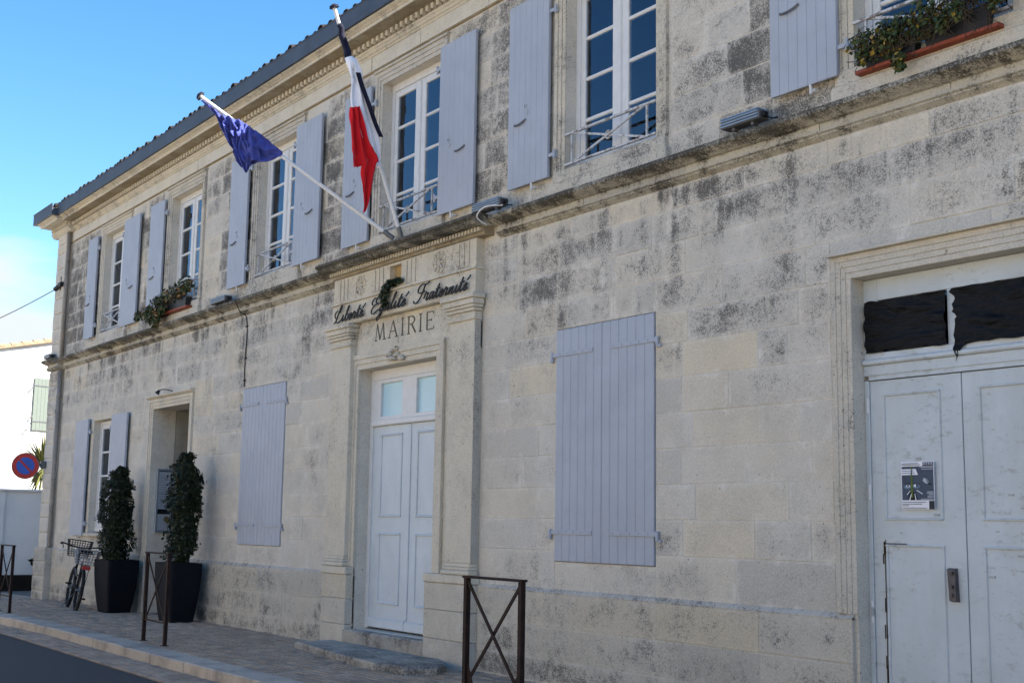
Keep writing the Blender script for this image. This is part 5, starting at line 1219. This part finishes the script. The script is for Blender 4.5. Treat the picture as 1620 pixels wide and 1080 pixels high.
while s_ < 4:
    m = MB(); m.ti = random.random(); a, b = Vector(G3(s_, hz_(s_)+.09, .05)), Vector(G3(s_+.46, hz_(s_+.46)+.075, .05)); m.tube([a, b], .085, 8, True, .065); m.build('verge_tile', 'rooftile', rf); s_ += .40
m = MB()
for i in range(6):
    s0 = -.04+.135*i; q = MB(); q.add([G3(s0+.003, 4.43, .03), G3(s0+.132, 4.43, .03), G3(s0+.132, 6.15, .03), G3(s0+.003, 6.15, .03), G3(s0+.003, 4.43, .065), G3(s0+.132, 4.43, .065), G3(s0+.132, 6.15, .065), G3(s0+.003, 6.15, .065)], [(0,1,2,3)[::-1],(4,5,6,7),(0,1,5,4),(1,2,6,5),(2,3,7,6),(3,0,4,7)])
    if i == 0: shh = q.build('shutter', 'sage', wh)
    else: q.build('plank', 'sage', shh)
q = MB()
for z in (4.72, 5.90): q.bar(G3(-.06, z, .075), G3(.75, z, .075), .04, .012, tuple(nn))
q.build('strap_hinge', 'grey', shh)
q = MB()
for z, s0 in ((4.85, -.07), (4.42, -.22), (5.8, -.1)): q.bar(G3(s0, z, 0), G3(s0-.06, z-.02, .17), .03, .03); q.bar(G3(s0-.06, z-.04, .17), G3(s0-.06, z+.05, .17), .025, .025, tuple(nn))
q.build('shutter_stay', 'grey', wh)
# low white garden wall across the side alley
gw = thing('garden_wall', 'low white rendered garden wall in shade at left of the corner', 'wall', (-34.2, .8, -.3))
m = MB(); m.box(-34.3, -34.0, .30, 9, -.5, 2.24); m.build('wall_panel', 'gardenwhite', gw)
m = MB(); m.box(-34.36, -33.93, -1.6, .298, -.5, 2.24); m.build('pier', 'gardenwhite', gw)
m = MB(); m.box(-34.36, -33.94, .299, 9, 2.241, 2.30, .01); m.box(-34.42, -33.88, -1.66, .297, 2.241, 2.30, .01); m.build('coping', 'gardenwhite', gw)
# dark board fence / trough in front of it
tf = thing('board_trough', 'long dark brown board trough on the ground before the garden wall', 'planter', (-33.6, .5, gz(-33.5)))
g_ = gz(-33.5)
m = MB(); m.box(-33.78, -33.40, -1.2, 2.3, g_, g_+.05); m.box(-33.78, -33.74, -1.2, 2.3, g_+.05, g_+.37); m.box(-33.74, -33.44, -1.2, -1.16, g_+.05, g_+.37); m.box(-33.74, -33.44, 2.26, 2.3, g_+.05, g_+.37); m.build('trough', 'darkwood', tf)
for k in range(3):
    m = MB(); m.box(-33.4395, -33.405, -1.2, 2.3, g_+.052+.107*k, g_+.155+.107*k, .004); m.build('board', 'darkwood', tf)
m = MB(); m.box(-33.735, -33.445, -1.155, 2.255, g_+.25, g_+.33); m.build('soil', 'soil', tf)
sp_ = thing('leafy_plant', 'small leafy green plant rising from the dark boards beside the stone corner', 'plant', (-33.58, 1.35, gz(-33.5)+.33))
leafy('foliage', sp_, [((-33.55, 1.3, .42), (.16, .2, .16)), ((-33.5, 1.1, .50), (.1, .2, .12)), ((-33.55, 1.5, .5), (.12, .14, .16))], 150, .085, 'fern', 44, 2.4)
m = MB()
for k in range(7): m.tube([(-33.58, 1.35+.02*k, g_+.3), (-33.55, 1.1+.09*k, .55)], .008, 5)
m.build('stems', 'stem', sp_)
# yucca behind the wall
yc = thing('yucca_plant', 'spiky sunlit yucca rising behind the white garden wall', 'plant', (-36.2, 1.95, -.3))
r_ = random.Random(14); m = MB(); ctr = Vector((-36.2, 1.80, 2.95))
for k in range(150):
    d = Vector((r_.gauss(0, 1), r_.gauss(0, 1), r_.gauss(.25, .8))).normalized(); L_ = r_.uniform(.85, 1.25); w = r_.uniform(.022, .036)
    sd_ = d.cross(Vector((0, 0, 1))).normalized(); m.ti = r_.random(); drop = Vector((0, 0, -.16*r_.random()))
    p = [ctr+d*.05, ctr+d*L_*.5, ctr+d*L_+drop]; o_ = len(m.v)
    m.v += [tuple(p[0]-sd_*w*.7), tuple(p[0]+sd_*w*.7), tuple(p[1]+sd_*w), tuple(p[1]-sd_*w), tuple(p[2])]; m.face(o_, o_+1, o_+2, o_+3); m.face(o_+3, o_+2, o_+4)
m.build('leaves', 'palm', yc)
m = MB(); m.tube([(-36.2, 1.95, -.4), (-36.2, 1.95, 2.8)], .12, 10, True, .09); m.build('trunk', 'stem', yc)
